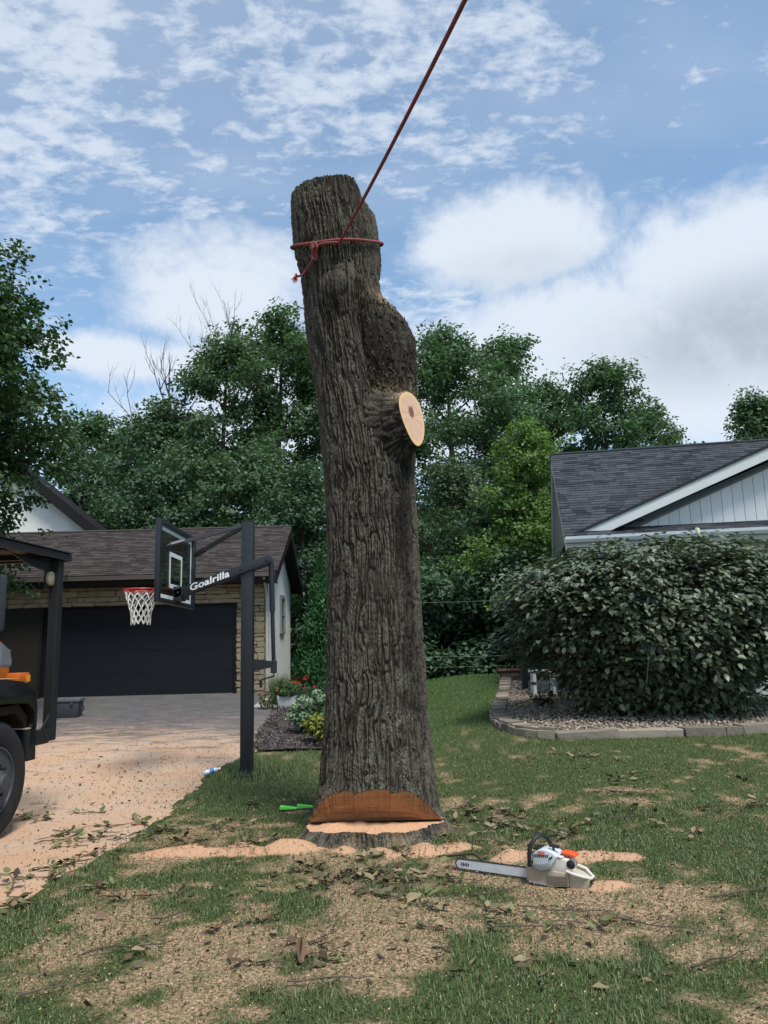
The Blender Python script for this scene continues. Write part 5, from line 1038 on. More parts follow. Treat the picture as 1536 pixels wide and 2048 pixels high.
def tree(name, label, x, y, H_, Rc, nleaf, ls, mat, seed, cb=.25, nl=24, tr=.2, prof='oval', cr=.30, dead=0, gap=0.0, group='trees beyond the lawn', trunk_lean=0.0, yfl=1.0, cat='tree', near=False):
    rr = random.Random(seed); g = np.random.default_rng(seed); zb = ghf(x, y) if y < 60 else 0
    t = thing(name, label, cat, (x, y, zb), group=group); mb = MB(); pts = []; q = Vector((0, 0, -.3))
    for k in range(8):
        s = k/7; pts.append(Vector((trunk_lean*s*H_+Rc*.05*math.sin(s*5+seed), Rc*.05*math.cos(s*4+seed*2), -.3+s*(H_*.9+.3))))
    mb.tube(pts, [tr*(1.25 if k == 0 else 1)*(1-.85*k/7) for k in range(8)], 8, caps=False)
    cl_ = []; ga = rr.uniform(0, 6)
    for k in range(nl):
        s = cb+(1-cb)*(k+rr.random())/nl; i_ = min(6, int(s*7)); b = pts[i_].lerp(pts[i_+1], s*7-i_) if s < 1 else pts[7]
        tt = (s-cb)/(1-cb); w = {'oval': math.sin(math.pi*min(1, .14+.86*tt)**.8)**.7, 'cone': (1-tt)**.75*.95+.08, 'col': .85*math.sin(math.pi*(.18+.75*tt))**.5, 'flat': .55+.45*tt-.5*max(0, tt-.8)*2}[prof]
        a = ga+k*2.399+rr.uniform(-.4, .4); L_ = Rc*w*rr.uniform(.70, 1.08); d = Vector((math.cos(a), math.sin(a)*yfl, rr.uniform(.15, .55)+.5*tt)).normalized()
        e = b+d*L_; m1 = b+d*L_*.5+Vector((0, 0, -.04*L_+rr.uniform(-.05, .05)*L_)); mb.tube([b, m1, e], [tr*.32*(1-.6*tt), tr*.2*(1-.6*tt), .02], 5, caps=False)
        for f in (.45, .75, 1.0): cl_.append((b.lerp(e, f)+Vector((rr.gauss(0, .06), rr.gauss(0, .06), rr.gauss(0, .05)))*Rc, cr*rr.uniform(.65, 1.15)*(.8+.3*w)))
        for s2 in range(3):
            b2 = b.lerp(e, rr.uniform(.4, .85)); a2 = a+rr.choice((-1, 1))*rr.uniform(.5, 1.2); e2 = b2+Vector((math.cos(a2), math.sin(a2)*yfl, rr.uniform(.0, .6)))*L_*rr.uniform(.25, .5); mb.tube([b2, e2], [tr*.1, .012], 4, caps=False); cl_.append((e2, cr*rr.uniform(.55, 1.0)))
    cl_.append((pts[7], cr)); cl_.append((pts[7]+Vector((0, 0, Rc*.18)), cr*.7))
    if gap: cl_ = [c for c in cl_ if rr.random() > gap]
    for k in range(dead):
        a = rr.uniform(0, 6.28); b = pts[6].lerp(pts[7], rr.random()); branchlet(mb, b+Vector((math.cos(a), math.sin(a), 0))*Rc*.25, Vector((math.cos(a)*.5, math.sin(a)*.3, 1)), H_*.15, tr*.16, 3, rr)
    mb.build('trunk', TBK, t, True)
    cc_ = np.array([tuple(c) for c, _ in cl_]); rad = np.array([r for _, r in cl_])*Rc; wt_ = rad**2; wt_ /= wt_.sum()
    ns = max(60, nleaf//22); ic = g.choice(len(cc_), ns, p=wt_); dn = g.normal(size=(ns, 3)); sub = cc_[ic]+dn*.52*rad[ic][:, None]*np.array([[1, 1, .8]])
    idx = g.integers(0, ns, nleaf); d = unit(g.normal(size=(nleaf, 3))); P = sub[idx]+g.normal(size=(nleaf, 3))*np.array([[1, 1, .65]])*(ls*1.05)
    od = unit(dn[idx]+.6*d); Nn = np.array([[0, 0, .8]])+od*.5+.5*g.normal(size=(nleaf, 3)); T = od+.8*g.normal(size=(nleaf, 3))+np.array([[0, 0, -.3]])
    V, F = (leaf7_np if near else cards_np)(P, Nn, T, ls*g.uniform(.65, 1.3, nleaf), ls*(.72 if near else .62)*g.uniform(.7, 1.2, nleaf)); obj_np('crown', V, F, mat, t); return t
def tz(px, py, Y): p = at(px, py, Y); return p.x, p.z-ghf(p.x, Y)
GRP = 'trees beyond the lawn'
def T_(label, px, top, Y, Rc, n, ls, mat, seed, **k):
    x, hh = tz(px, top, Y); return tree(k.pop('name', 'tree'), label, x, Y, hh*1.03, Rc, int(n*1.5), ls*.82, mat, seed, **k)
T_('light green young tree at the left end of the woods above the garage roof', 185, 815, 36, 2.6, 13000, .26, G5, 11, cb=.2, tr=.14, cr=.26, prof='col')
T_('second light green tree in the gap right of the big left tree', 255, 840, 39, 2.4, 9000, .26, G5, 12, cb=.2, tr=.13, prof='col', cr=.28)
T_('dark tree with bare dead branches sticking out of its top', 335, 800, 34, 3.6, 17000, .25, G2, 13, cb=.2, tr=.26, dead=0, cr=.30)
T_('tall thin topped tree with scattered leaf tufts and bare twigs', 455, 640, 33, 3.5, 17000, .24, G1, 14, cb=.28, tr=.24, dead=5, cr=.24, gap=.18)
T_('tall tree just left of the trunk with a pointed leafy top', 560, 600, 35, 3.0, 19000, .25, G1, 15, cb=.2, tr=.26, cr=.27, prof='col')
T_('leafy tree mostly hidden behind the bare trunk', 655, 690, 37, 3.6, 15000, .26, G2, 16, cb=.2, tr=.24, cr=.3)
T_('wide dark poplar rising right behind the limb stub', 885, 640, 35, 3.9, 24000, .25, G5, 17, cb=.15, tr=.28, cr=.27, prof='oval')
T_('poplar with two leafy peaks above the light green maple', 1003, 665, 37, 2.9, 17000, .26, G5, 18, cb=.2, tr=.24, cr=.25, prof='col')
T_('smaller gappy tree between the two poplar groups', 1100, 735, 39, 2.6, 10000, .26, G1, 19, cb=.25, tr=.2, cr=.27, gap=.1)
T_('open crowned poplar with pale limbs showing above the grey roof', 1205, 705, 37, 3.4, 15000, .26, G5, 20, cb=.30, tr=.24, cr=.25, gap=.12)
T_('rounded tree at the right end of the woods above the roof ridge', 1292, 790, 39, 2.4, 9500, .26, G1, 21, cb=.3, tr=.18, cr=.3)
T_('low tree at the right end of the woods just above the roof', 1335, 845, 37, 1.6, 5000, .24, G4, 22, cb=.3, tr=.12, cr=.3)
T_('bright light green maple in front of the dark woods beside the grey house', 1050, 845, 23.5, 2.5, 24000, .15, G3, 23, cb=.08, tr=.13, cr=.28, prof='cone', name='maple_tree')
T_('grey green willowy tree close right of the trunk', 905, 905, 26, 1.9, 13000, .16, G4, 24, cb=.12, tr=.13, cr=.30, name='tree')
T_('green tree rising alone behind the right end of the roof', 1500, 770, 30, 1.9, 11000, .22, G1, 25, cb=.3, tr=.2, cr=.3, prof='cone', group=None)
T_('deep green tree standing behind the arborvitae and the garage end', 610, 930, 27.5, 2.3, 14000, .20, G2, 26, cb=.06, tr=.16, cr=.3)
T_('dark vine covered tree low behind the lawn right of the trunk', 960, 1010, 25, 2.0, 13000, .16, G2, 27, cb=.03, tr=.14, cr=.32)
T_('dark purple leaved tree behind the house gable', 150, 968, 33, 1.9, 8000, .2, GP, 28, cb=.2, tr=.15, cr=.33, prof='oval')
T_('broad dark tree low behind the garage ridge', 300, 930, 29.5, 3.2, 15000, .22, G2, 29, cb=.12, tr=.2, cr=.3)
T_('dull green broad tree behind the basketball pole', 500, 900, 30, 3.4, 16000, .22, G1, 30, cb=.10, tr=.22, cr=.3)
# the bare dead crown on the left of the woods
rr = random.Random(8); x, hh = tz(345, 830, 33.2); dt = thing('dead_tree', 'dead leafless tree with forked grey twigs against the blue sky', 'dead tree', (x, 33.2, ghf(x, 33.2)), group=GRP); mb = MB()
mb.tube([(0, 0, -.2), (.1, 0, hh*.5), (.05, 0, hh)], [.2, .15, .09], 7); p_ = Vector((.05, 0, hh*.97))
branchlet(mb, p_, Vector((-.15, 0, 1)), 2.2, .07, 3, rr, .5); branchlet(mb, p_, Vector((-.55, .1, .75)), 2.2, .055, 3, rr, .3); branchlet(mb, p_+Vector((0, 0, -1.2)), Vector((-.95, -.1, .35)), 2.3, .05, 3, rr, .25); branchlet(mb, p_+Vector((0, 0, -.6)), Vector((.5, 0, .55)), 1.9, .04, 3, rr, .3)
mb.build('trunk', M('dead_wood', (.06, .05, .045), .95), dt, True)
# the big tree whose branches hang in at the left
nt_t = tree('maple_tree', 'big leafy maple hanging into the picture from the left', -9.85, 14.3, 8.9, 4.0, 150000, .105, G6, 41, near=True, cb=.24, nl=50, tr=.3, cr=.27, prof='col', group=None)
# far woods as one mass, undergrowth at the foot of the trees
def mass(name, n, xr_, yr_, zf, ls, mat, clumps=90, rad=(2.2, 1.6, 1.8)):
    cx = rng.uniform(*xr_, clumps); cy = rng.uniform(*yr_, clumps); zz = np.array([ghf(a, b) for a, b in zip(cx, cy)]); cz = zz+zf(cx, rng.random(clumps)); i = rng.integers(0, clumps, n); d = unit(rv(n))
    P = np.stack([cx, cy, cz], 1)[i]+d*(rng.random(n)**.4)[:, None]*np.array([rad]); P[:, 2] = np.maximum(P[:, 2], -.6)
    V, F = cards_np(P, d*.6+np.array([[0, 0, .7]])+.5*rv(n), rv(n)+d, ls*rng.uniform(.7, 1.3, n), ls*.65*rng.uniform(.7, 1.2, n)); return tag(obj_np(name, V, F, mat), kind='stuff')
mass('far_woods', 60000, (-34, 34), (43, 52), lambda x, u: u*(9.0+2.0*np.sin(x*.35)), .42, G2, 260, (2.6, 2.0, 2.2))
mass('undergrowth', 42000, (-.9, 4.8), (22.2, 25.5), lambda x, u: .2+u*3.2, .17, G2, 120, (.75, .6, .6))
mass('undergrowth', 22000, (-22, -2), (27.5, 31), lambda x, u: .3+u*4.0, .24, G2, 90, (1.3, .8, 1.1))
mass('undergrowth', 16000, (4.5, 30), (27, 34), lambda x, u: .3+u*6.0, .3, G2, 90, (1.8, 1.2, 1.4))

# ------------------------------------------------------------------ chainsaw
sp0 = on(1060, 1769); us = Vector((.847, -.532, 0)); wsv = Vector((.532, .847, 0))
saw = thing('chainsaw', 'white and orange chainsaw with a long steel bar resting on sawdust', 'chainsaw', (sp0.x, sp0.y, sp0.z+.012), math.atan2(us.y, us.x))
def S(zx, zy): return ((zx-340)/2497, (835+.19*(zx-340)-zy)/2347+.012)
def SP(L_): return [S(*q) for q in L_]
SWH = M('dirty_white_plastic', (.60, .57, .52), .45, .4, noise=(14, .2)); SGR = M('grimy_side_panel', (.36, .31, .235), .6, .3, noise=(18, .4)); SDG = M('saw_grey_plastic', (.26, .27, .27), .5, .4, noise=(12, .2)); SBK = M('saw_black_rubber', (.014, .014, .015), .5, .4); SOR = M('saw_orange', (.72, .085, .015), .4, .5); SILV = M('bar_steel', (.66, .70, .76), .30, .6, metal=.25, noise=(14, .2)); SLG = M('pale_grey_cover', (.50, .55, .57), .45, .4, noise=(10, .15))
MB().prism(SP([(275, 560), (285, 835), (600, 900), (1020, 985), (1020, 790), (600, 690), (420, 630), (330, 570)]), .0, .17, XYZ).build('side_panel', SGR, saw, True, bevel=.006)
sp_o = MB()
for k in range(6):
    a = S(640, 795+30*k-10); b = S(1015, 835+26*k); sp_o.tube([(a[0], -.003, a[1]), (b[0], -.003, b[1])], .0035, 4)
sp_o.build('rib', M('rib_shadow_plastic', (.20, .165, .12), .7), saw)
MB().prism(SP([(420, 560), (420, 635), (600, 700), (1030, 795), (1045, 640), (1000, 590), (880, 555), (760, 540)]), .012, .16, XYZ).build('engine_cover', SWH, saw, True, bevel=.008)
MB().prism(SP([(1022, 770), (1022, 1000), (1330, 1060), (1345, 985), (1395, 905), (1200, 805), (1060, 745)]), .01, .12, XYZ).build('rear_tank', M('tan_tank', (.40, .36, .28), .6, .3, noise=(14, .25)), saw, True, bevel=.008)
cv = MB().prism(SP([(425, 600), (432, 425), (520, 388), (600, 380), (690, 400), (800, 455), (868, 520), (745, 655), (690, 695), (560, 690), (470, 650)]), -.022, .13, XYZ).build('starter_cover', SLG, saw, True, bevel=.012)
MB().prism(SP([(425, 590), (470, 560), (560, 590), (660, 590), (745, 580), (742, 655), (690, 697), (560, 692), (470, 652)]), -.026, .05, XYZ).build('starter_housing', SDG, cv, True, bevel=.004)
for k in range(8):
    a = S(462+34*k, 478+4*k); b = S(474+34*k, 432+5*k); MB().prism([(a[0]-.004, a[1]), (a[0]+.004, a[1]), (b[0]+.004, b[1]), (b[0]-.004, b[1])], -.0245, -.021, XYZ).build('vent_slot', SBK, cv)
a = S(600, 430); MB().bbox((a[0], -.024, a[1]), (.048, .004, .024), .003).build('badge', M('faded_orange_badge', (.55, .20, .13), .5), cv)
for k in range(3): a = S(735+24*k, 528-10*k); MB().box((a[0], -.0245, a[1]), (.008, .004, .010)).build('badge_mark', SBK, cv)
MB().prism(SP([(285, 560), (288, 425), (370, 405), (375, 560)]), .02, .12, XYZ).build('front_cap', SWH, saw, True, bevel=.008)
a, b, c, d, e, f, g_ = S(385, 610), S(388, 430), S(415, 300), S(470, 215), S(530, 195), S(575, 260), S(600, 390)
MB().tube([(a[0], -.03, a[1]), (b[0], -.032, b[1]), (c[0], -.028, c[1]), (d[0], -.0, d[1]), (e[0], .05, e[1]+.005), (f[0], .12, f[1]), (g_[0], .16, g_[1]), (g_[0]+.005, .17, g_[1]-.06)], [.0145]*8, 10).build('front_handle', SBK, saw, True)
a = S(470, 380); MB().bbox((a[0], .07, a[1]), (.05, .10, .012), .004).build('hand_guard', SBK, saw)
a, b = S(700, 345), S(870, 395); MB().tube([(a[0], .03, a[1]), (b[0], .035, b[1])], .012, 8).tube([((a[0]+b[0])/2-.012, .032, (a[1]+b[1])/2), ((a[0]+b[0])/2-.004, .04, (a[1]+b[1])/2-.04)], .008, 6).build('starter_grip', SBK, saw, True)
MB().prism(SP([(870, 475), (880, 500), (1060, 570), (1112, 585), (1105, 550), (1000, 508)]), .05, .14, XYZ).build('top_shroud', SOR, saw, True, bevel=.004)
a = S(885, 552); MB().lathe([(.022, 0), (.022, .008), (.012, .012), (0, .012)], 16, (a[0], .03, a[1]+.0)).build('filler_cap', SWH, saw, True)
a = S(1075, 660); MB().lathe([(.0, .01), (.024, .004), (.03, 0)], 16, (a[0], .008, a[1]), Matrix.Rotation(math.pi/2, 3, 'X')).build('exhaust_hole', SBK, saw, True)
a, b, c, d = S(1000, 742), S(1130, 800), S(1290, 855), S(1392, 898)
MB().tube([(a[0], -.002, a[1]), (b[0], -.004, b[1]), (c[0], -.002, c[1]), (d[0], .03, d[1]), (d[0], .07, d[1]+.002), S(1250, 780)[:1]+(.10,)+S(1250, 780)[1:], S(1110, 715)[:1]+(.10,)+S(1110, 715)[1:]], [.010]*7, 8).build('rear_handle', SWH, saw, True)
a = S(1365, 925); MB().bbox((a[0], .05, a[1]), (.03, .06, .03), .006).build('trigger_guard', SBK, saw)
a, b = S(330, 850), S(790, 955); MB().tube([(a[0], .004, a[1]+.0), (b[0], .004, b[1])], .010, 6).build('guide_rail', SDG, saw, True)
bar = [(-.60, .034), (-.592, .014), (-.575, .004), (.06, .0), (.06, .066), (-.575, .064), (-.592, .054)]
ba = MB().prism([(u, v+.002) for u, v in bar], .078, .083, XYZ).build('guide_bar', SILV, saw, bevel=.001)
ch = MB(); loop = [(.04, .0), (-.575, .002), (-.598, .014), (-.607, .034), (-.598, .056), (-.575, .067), (.04, .069)]
ch.tube([(u, .0805, v+.002) for u, v in loop], .0048, 5)
for k in range(26):
    u = .02-k*.023; ch.box((u, .0805, -.004), (.011, .006, .008)); ch.box((u-.01, .0805, .074), (.011, .006, .007))
ch.build('saw_chain', M('dark_chain_steel', (.05, .05, .055), .45, .5, metal=.5), ba)
for k in range(5): MB().box((-.50-.014*k, .0770, .036), (.008, .002, .016+.008*(k % 2))).build('bar_mark', SBK, ba)

# ------------------------------------------------------------------ grass
def scatter_lawn(n, y0, y1, pw=1.0):
    y = y0+(y1-y0)*rng.random(n)**pw; x = rng.uniform(-1, 1, n)*(.56*y+.9); k = (x > drive_edge(y)+.02*rng.normal(size=n)) & ~bed_r(x, y) & ~in_gravel(x, y) & (np.hypot(x-AX[0], y-AX[1]) > .62) & ~((x < -.9) & (y > 17.2))
    return x[k], y[k]
def lz(x, y): return gh(x, y)+.018*(fbm(x*4, y*4, .5)-.5)+pile_h(x, y)*.9
def grass(name, n, y0, y1, pw, h0, h1, w, mat, two=True, dry=False, pdry=.50):
    x, y = scatter_lawn(n, y0, y1, pw); t = tan_mask(x, y)*sstep(15, 11, y); t = np.clip(t+.55*(rng.random(len(x))-.5)*np.minimum(1, t*4), 0, 1); d_ = sstep(.004, .014, pile_h(x, y)); cl_ = fbm(x*2.6, y*2.6, 11, 4)
    keep = rng.random(len(x)) > (np.clip(t*pdry, 0, .92) if not dry else np.clip(1-t*.9, .25, 1)*.85); keep &= rng.random(len(x)) > d_*.80; x, y, cl_, t = x[keep], y[keep], cl_[keep], t[keep]; n = len(x)
    hh = (h0+(h1-h0)*np.clip((cl_-.3)*2.2, 0, 1))*rng.uniform(.55, 1.25, n)*(1-.35*t); a = rng.uniform(0, 6.283, n); ln = rng.uniform(.2, 1.1, n)*hh*(1.6 if dry else 1)
    b = np.stack([x, y, lz(x, y)-.004], 1); ww = w*rng.uniform(.7, 1.3, n); sd_ = np.stack([-np.sin(a), np.cos(a), 0*a], 1)*ww[:, None]*.5; dr = np.stack([np.cos(a), np.sin(a), 0*a], 1); up = np.array([[0, 0, 1.]])*(.35 if dry else 1)
    tip = b+up*hh[:, None]*.9+dr*ln[:, None]
    if two:
        mid = b+up*(hh*.6)[:, None]+dr*(ln*.3)[:, None]; V = np.stack([b-sd_, b+sd_, mid+sd_*.8, mid-sd_*.8, tip], 1).reshape(-1, 3); i = np.arange(n)[:, None]*5
        F = np.concatenate([i+np.array([[0, 1, 2]]), i+np.array([[0, 2, 3]]), i+np.array([[3, 2, 4]])])
    else: V = np.stack([b-sd_, b+sd_, tip], 1).reshape(-1, 3); F = np.arange(n)[:, None]*3+np.array([[0, 1, 2]])
    return tag(obj_np(name, V, F, mat), kind='stuff')
GR1 = M('grass_blade', (.074, .130, .046), .55, .2, isl=.45, col2=(.175, .195, .095), mixby='isl', transl=.15); GR2 = M('far_grass_blade', (.044, .135, .032), .5, .3, isl=.35, col2=(.085, .180, .050), mixby='isl', transl=.15); GRD = M('dry_grass_blade', (.30, .23, .135), .8, .2, isl=.4, col2=(.15, .125, .06), mixby='isl', transl=.1)
grass('lawn_grass', 150000, 3.0, 7.5, .85, .020, .048, .0042, GR1)
grass('lawn_grass', 120000, 7.3, 13, .8, .024, .052, .006, GR1, False)
grass('lawn_grass', 90000, 12.5, 22.5, .8, .03, .06, .011, GR2, False)
grass('dry_grass', 130000, 3.0, 11, .9, .02, .045, .0042, GRD, False, True)
# tuft round the foot of the pole
x_ = -1.75+rng.normal(0, .28, 1800); y_ = 10.45+rng.normal(0, .3, 1800); k = x_ > drive_edge(y_)-.02; x_, y_ = x_[k], y_[k]; n = len(x_); a = rng.uniform(0, 6.28, n); hh = rng.uniform(.05, .13, n)
b = np.stack([x_, y_, gh(x_, y_)-.005], 1); sd_ = np.stack([-np.sin(a), np.cos(a), 0*a], 1)*.004; V = np.stack([b-sd_, b+sd_, b+np.stack([np.cos(a)*hh*.5, np.sin(a)*hh*.5, hh], 1)], 1).reshape(-1, 3)
tag(obj_np('grass_tuft', V, np.arange(n)[:, None]*3+np.array([[0, 1, 2]]), GR1), kind='stuff')
# wood chips and leaf crumbs
def flakes(name, x, y, z, mat, l0, l1, tilt=.5):
    n = len(x); P = np.stack([x, y, z], 1); L_ = rng.uniform(l0, l1, n); V, F = cards_np(P, np.array([[0, 0, 1.]])+tilt*rv(n), rv(n), L_, L_*rng.uniform(.25, .6, n)); return tag(obj_np(name, V, F, mat), kind='stuff')
CHIP = M('wood_chip', (.56, .37, .235), .85, .1, isl=.3, col2=(.44, .27, .15), mixby='isl'); CRU = M('leaf_crumb', (.085, .070, .035), .8, .2, isl=.5, col2=(.06, .075, .03), mixby='isl')
x, y = scatter_lawn(90000, 3.1, 10.5, .8); k = rng.random(len(x)) < .28+.7*tan_mask(x, y); x, y = x[k], y[k]
flakes('wood_chips', x, y, lz(x, y)+rng.uniform(.002, .022, len(x)), CHIP, .005, .016, .8)
y = rng.uniform(4.5, 17, 30000); x = drive_edge(y)-rng.random(30000)**1.2*6; k = rng.random(30000) < sstep(16.5, 9, y); x, y = x[k], y[k]
flakes('wood_chips', x, y, gh(x, y)+.022, CHIP, .006, .018)
x, y = scatter_lawn(26000, 3.1, 11, .8); flakes('leaf_crumbs', x, y, lz(x, y)+rng.uniform(.003, .03, len(x)), CRU, .010, .035, .7)
y = rng.uniform(4.5, 13, 5000); x = drive_edge(y)-rng.random(5000)**1.5*5; flakes('leaf_crumbs', x, y, gh(x, y)+.024, CRU, .01, .035)
# ------------------------------------------------------------------ fallen leaves, leafy twigs, sticks
LF = [M('fallen_leaf_green', (.085, .11, .035), .55, .35, obj=.35, col2=(.14, .145, .06), mixby='obj', transl=.08), M('fallen_leaf_olive', (.105, .095, .045), .6, .3, obj=.4, col2=(.19, .15, .085), mixby='obj'), M('fallen_leaf_brown', (.085, .055, .035), .7, .2, obj=.4, col2=(.15, .10, .06), mixby='obj')]
STK = M('grey_brown_stick', (.085, .068, .052), .9, .1, noise=(20, .3), obj=.3)
def leaf_mesh(k, mat):
    r = random.Random(k); n = 7; vs = []; fs = []; cu = r.uniform(-.5, .7); tw_ = r.uniform(-.5, .5)
    for i_ in range(n):
        s = i_/(n-1); w = .24*math.sin(math.pi*min(1, s*.93+.05))**.8*(1+.15*math.sin(s*9+k)); z = cu*.28*s*s+.03*math.sin(s*7+k); f = .10*(1-s)
        for j_, q in enumerate((-1, 0, 1)): vs.append((s, q*w, z+abs(q)*f*w*3+tw_*q*w*s))
    for i_ in range(n-1):
        for j_ in range(2): a = i_*3+j_; fs.append((a, a+3, a+4, a+1))
    me = bpy.data.meshes.new('leaf'); me.from_pydata(vs, [], fs); me.materials.append(mat); me.polygons.foreach_set('use_smooth', np.ones(len(fs), bool)); return me
LM = [[leaf_mesh(k*10+q, LF[k]) for q in range(4)] for k in range(3)]
def stem_mesh(k):
    r = random.Random(k+50); p = Vector((0, 0, .004)); pts = [p]; d = Vector((1, 0, .05))
    for i_ in range(5): d = (d+Vector((0, r.uniform(-.35, .35), r.uniform(-.12, .12)))).normalized(); p = p+d*.06; p.z = max(p.z, .004); pts.append(p.copy())
    o = MB().tube(pts, [.0042, .004, .0035, .003, .0025, .0018], 5).build('stem', STK); me = o.data; bpy.data.objects.remove(o); return me, pts
SM = [stem_mesh(k) for k in range(5)]
rt = random.Random(21)
CW = ('green', 'olive', 'brown'); NW_ = {4: 'four', 5: 'five', 6: 'six', 7: 'seven', 8: 'eight'}
def twig(q, lab, grp, kind, sc=1.0, nlv=(5, 8)):
    nlf = rt.randint(*nlv); lab = lab.format(('small ' if sc < .9 else 'large ' if sc > 1.1 else '')+CW[kind]+' '+NW_[nlf]+'-leaved')
    t = thing('leafy_twig', lab, 'twig', (q.x, q.y, q.z+.01), rt.uniform(0, 6.28), grp); me, pts = rt.choice(SM); inst('stem', me, t, sc=(sc, sc, sc))
    for k in range(nlf):
        b = rt.choice(pts[1:]); L_ = rt.uniform(.05, .095)*sc; inst('leaf', rt.choice(LM[kind if rt.random() < .75 else rt.randrange(3)]), t, (b.x*sc, b.y*sc, b.z*sc+rt.uniform(.0, .012)), (rt.uniform(-.5, .5), rt.uniform(-.5, .12), rt.uniform(-2.2, 2.2)), (L_, L_, L_))
def drop(lab, grp, pxs, kind, jit, n, fn, sc=(.8, 1.2), dz=.0):
    for k in range(n):
        p = rt.choice(pxs); q = on(p[0]+rt.gauss(0, jit), p[1]+rt.gauss(0, jit*.38)); q.z += dz+float(pile_h(q.x, q.y)); fn(q, lab, grp, kind, rt.uniform(*sc))
drop('{} twig dropped on the sawdust covered driveway beside the truck wheel', 'leafy twigs on the driveway', [(100, 1620), (60, 1640), (150, 1670), (90, 1665)], 0, 22, 9, twig, dz=.012)
drop('{} twig in the litter along the edge of driveway and lawn', 'leafy twigs along the driveway edge', [(200, 1690), (250, 1680), (160, 1720), (120, 1770), (60, 1810), (230, 1660), (300, 1670)], 0, 24, 26, twig, dz=.012)
drop('{} twig on the lawn between the driveway and the trunk', 'leafy twigs left of the trunk', [(440, 1660), (380, 1670), (480, 1690), (520, 1650), (330, 1690)], 1, 26, 14, twig)
drop('{} twig lying on the sawdust patch left of the stump', 'leafy twigs on the left sawdust patch', [(400, 1710), (480, 1715)], 2, 26, 5, twig, (.5, .8))
drop('{} twig heaped in front of the stump', 'leafy twigs in front of the stump', [(700, 1745), (760, 1760), (820, 1770), (650, 1760), (840, 1800), (800, 1730), (880, 1750)], 1, 30, 26, twig)
drop('{} twig on the lawn just right of the stump', 'leafy twigs right of the stump', [(960, 1660), (1000, 1640), (930, 1640), (1040, 1690), (1160, 1665), (1140, 1650)], 1, 26, 22, twig)
drop('{} twig scattered on the far right lawn', 'leafy twigs on the right lawn', [(1250, 1590), (1300, 1610), (1220, 1550), (1350, 1640), (1160, 1510), (1420, 1650), (1500, 1600)], 1, 30, 20, twig)
drop('{} twig on the near lawn below the chainsaw', 'leafy twigs on the near right lawn', [(1010, 1830), (1200, 1850), (960, 1760), (900, 1850)], 0, 24, 7, twig)
drop('{} twig on the tan lawn nearest the camera', 'twigs on the near left lawn', [(380, 1990), (560, 1890), (250, 1820), (110, 1790), (470, 1830), (580, 1930)], 2, 30, 9, twig, (.8, 1.1))
def leaf1(q, lab, grp, kind, sc):
    L_ = .085*sc; kk = kind if rt.random() < .6 else rt.randrange(3); lab = lab.format(('small ' if sc < .75 else 'large ' if sc > .95 else '')+CW[kk], *(('left' if q.x < -3.7 else 'right', 'near' if q.y < 7.6 else 'middle' if q.y < 9.2 else 'far') if 'driveway' in lab else ('left' if q.x < -.9 else 'right' if q.x > .7 else 'middle', 'near' if q.y < 4.7 else 'middle' if q.y < 6.2 else 'far'))); o = inst('fallen_leaf', rt.choice(LM[kk]), None, (q.x, q.y, q.z+.02), (rt.uniform(-.6, .6), rt.uniform(-.3, .2), rt.uniform(0, 6.28)), (L_, L_, L_)); tag(o, lab, 'leaf', grp)
drop('{} fallen leaf on the {} {} sawdust of the driveway', 'loose leaves on the driveway', [(180, 1560), (250, 1540), (120, 1530), (200, 1600), (300, 1590), (80, 1600), (230, 1500), (330, 1520)], 2, 45, 46, leaf1, (.5, 1.0), .006)
drop('{} fallen leaf on the {} {} part of the tan lawn', 'loose leaves on the near lawn', [(300, 1900), (500, 1800), (650, 1900), (800, 1900), (1000, 1900), (1200, 1950), (1350, 1850), (1100, 1820), (200, 1960)], 1, 80, 70, leaf1, (.6, 1.1))
drop('{} fallen leaf on the {} {} lawn round the stump', 'loose leaves round the stump', [(700, 1740), (450, 1650), (1000, 1660), (1150, 1640), (1300, 1600), (560, 1620), (900, 1650)], 1, 60, 80, leaf1, (.6, 1.1))
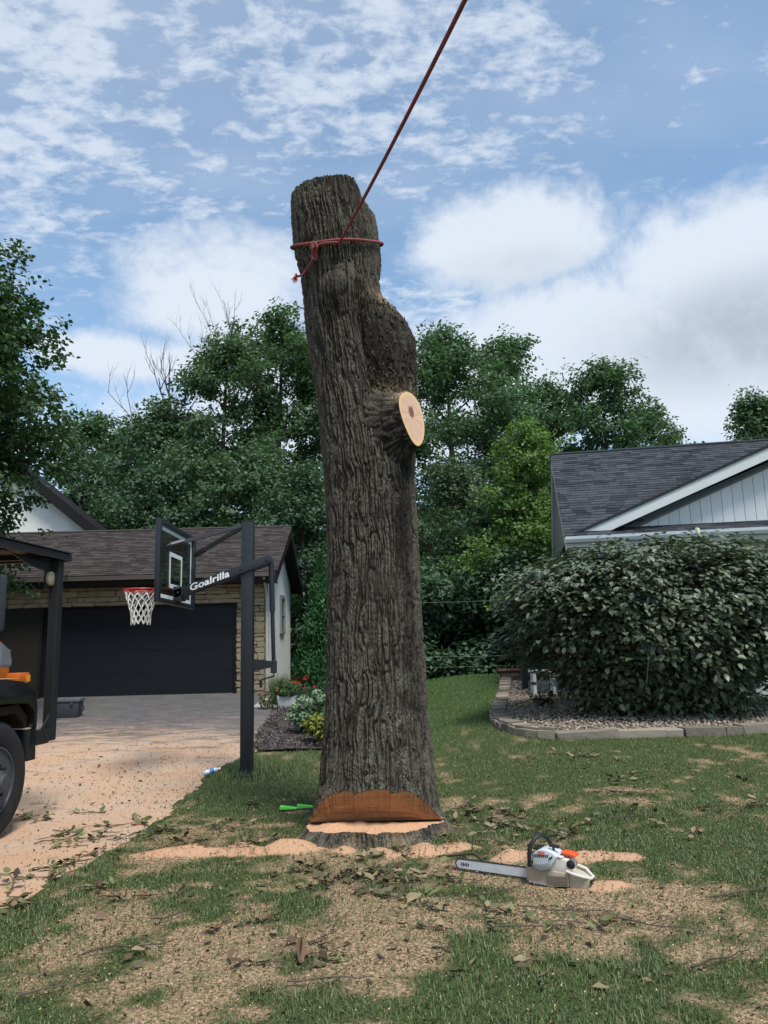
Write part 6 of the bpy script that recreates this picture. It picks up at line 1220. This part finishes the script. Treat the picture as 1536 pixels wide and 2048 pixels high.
def stick(q, lab, L_, rz, r=.006):
    rr = random.Random(lab); t = thing('fallen_stick', lab, 'stick', (q.x, q.y, q.z+.016), rz); pts = [Vector((s*L_-L_/2, rr.uniform(-.04, .04)*L_, .004+.02*rr.random())) for s in np.linspace(0, 1, 7)]
    MB().tube(pts, [r*(1-.09*k) for k in range(7)], 6).tube([pts[3], pts[3]+Vector((L_*.16, L_*.10, .02)), pts[3]+Vector((L_*.24, L_*.18, .025))], [r*.6, r*.5, r*.3], 5).build('stick', STK, t, True)
for (px, py, L_, rz, lab) in ((1130, 1830, .55, -.25, 'long thin stick just below the chainsaw body'), (1060, 1862, .5, -.02, 'thin straight stick below the fresh green twig'), (1000, 1790, .55, .45, 'thin stick slanting below the chainsaw bar'), (360, 1835, .35, .8, 'short dark stick on the tan lawn at left'), (260, 1905, .5, .25, 'bent stick on the tan lawn at far left'), (115, 1985, .34, .6, 'short stick near the lower left corner'), (660, 1970, .42, .05, 'thin stick on the lower middle lawn'), (1440, 1930, .42, .5, 'forked stick on the lower right lawn'), (1500, 1790, .6, .35, 'grey stick among dead leaves at the right edge'), (1300, 1860, .5, -.5, 'long stick slanting down the right lawn'), (100, 1690, .26, .3, 'short brown stick on the driveway near the tyre'), (1260, 1640, .45, .3, 'stick in the leaf litter right of the sawdust pile')):
    stick(on(px, py), lab, L_, rz)
q = on(598, 1935); t = thing('dead_leaf', 'curled brown dead leaf standing on the near lawn', 'leaf', (q.x, q.y, q.z+.02), 1.0); inst('blade', LM[2][1], t, (0, 0, 0), (.9, -.5, .5), (.17, .17, .17)); inst('blade', LM[2][2], t, (0, .01, 0), (-.8, -.6, .3), (.15, .15, .15))
q = on(955, 1742); t = thing('broken_branch', 'dark bent broken branch lying across the chainsaw bar', 'branch', (q.x, q.y-.04, q.z+.02)); MB().tube([(-.28, .10, .07), (-.12, .06, .09), (-.02, 0, .11), (.05, -.03, .05), (.12, -.05, .02), (.2, -.04, .01)], [.009, .011, .012, .011, .008, .004], 6).tube([(-.04, .01, .11), (-.03, 0, .2)], [.005, .003], 5).build('branch', STK, t, True)
for k in range(5): inst('leaf', LM[0][k % 4], t, (-.26+.05*k, .08, .07), (rt.uniform(-.5, .5), .1, rt.uniform(-1, 4)), (.10, .10, .10))
print('objects', len(bpy.data.objects), 'tris', sum(len(o.data.polygons) for o in bpy.data.objects if o.type == 'MESH'))
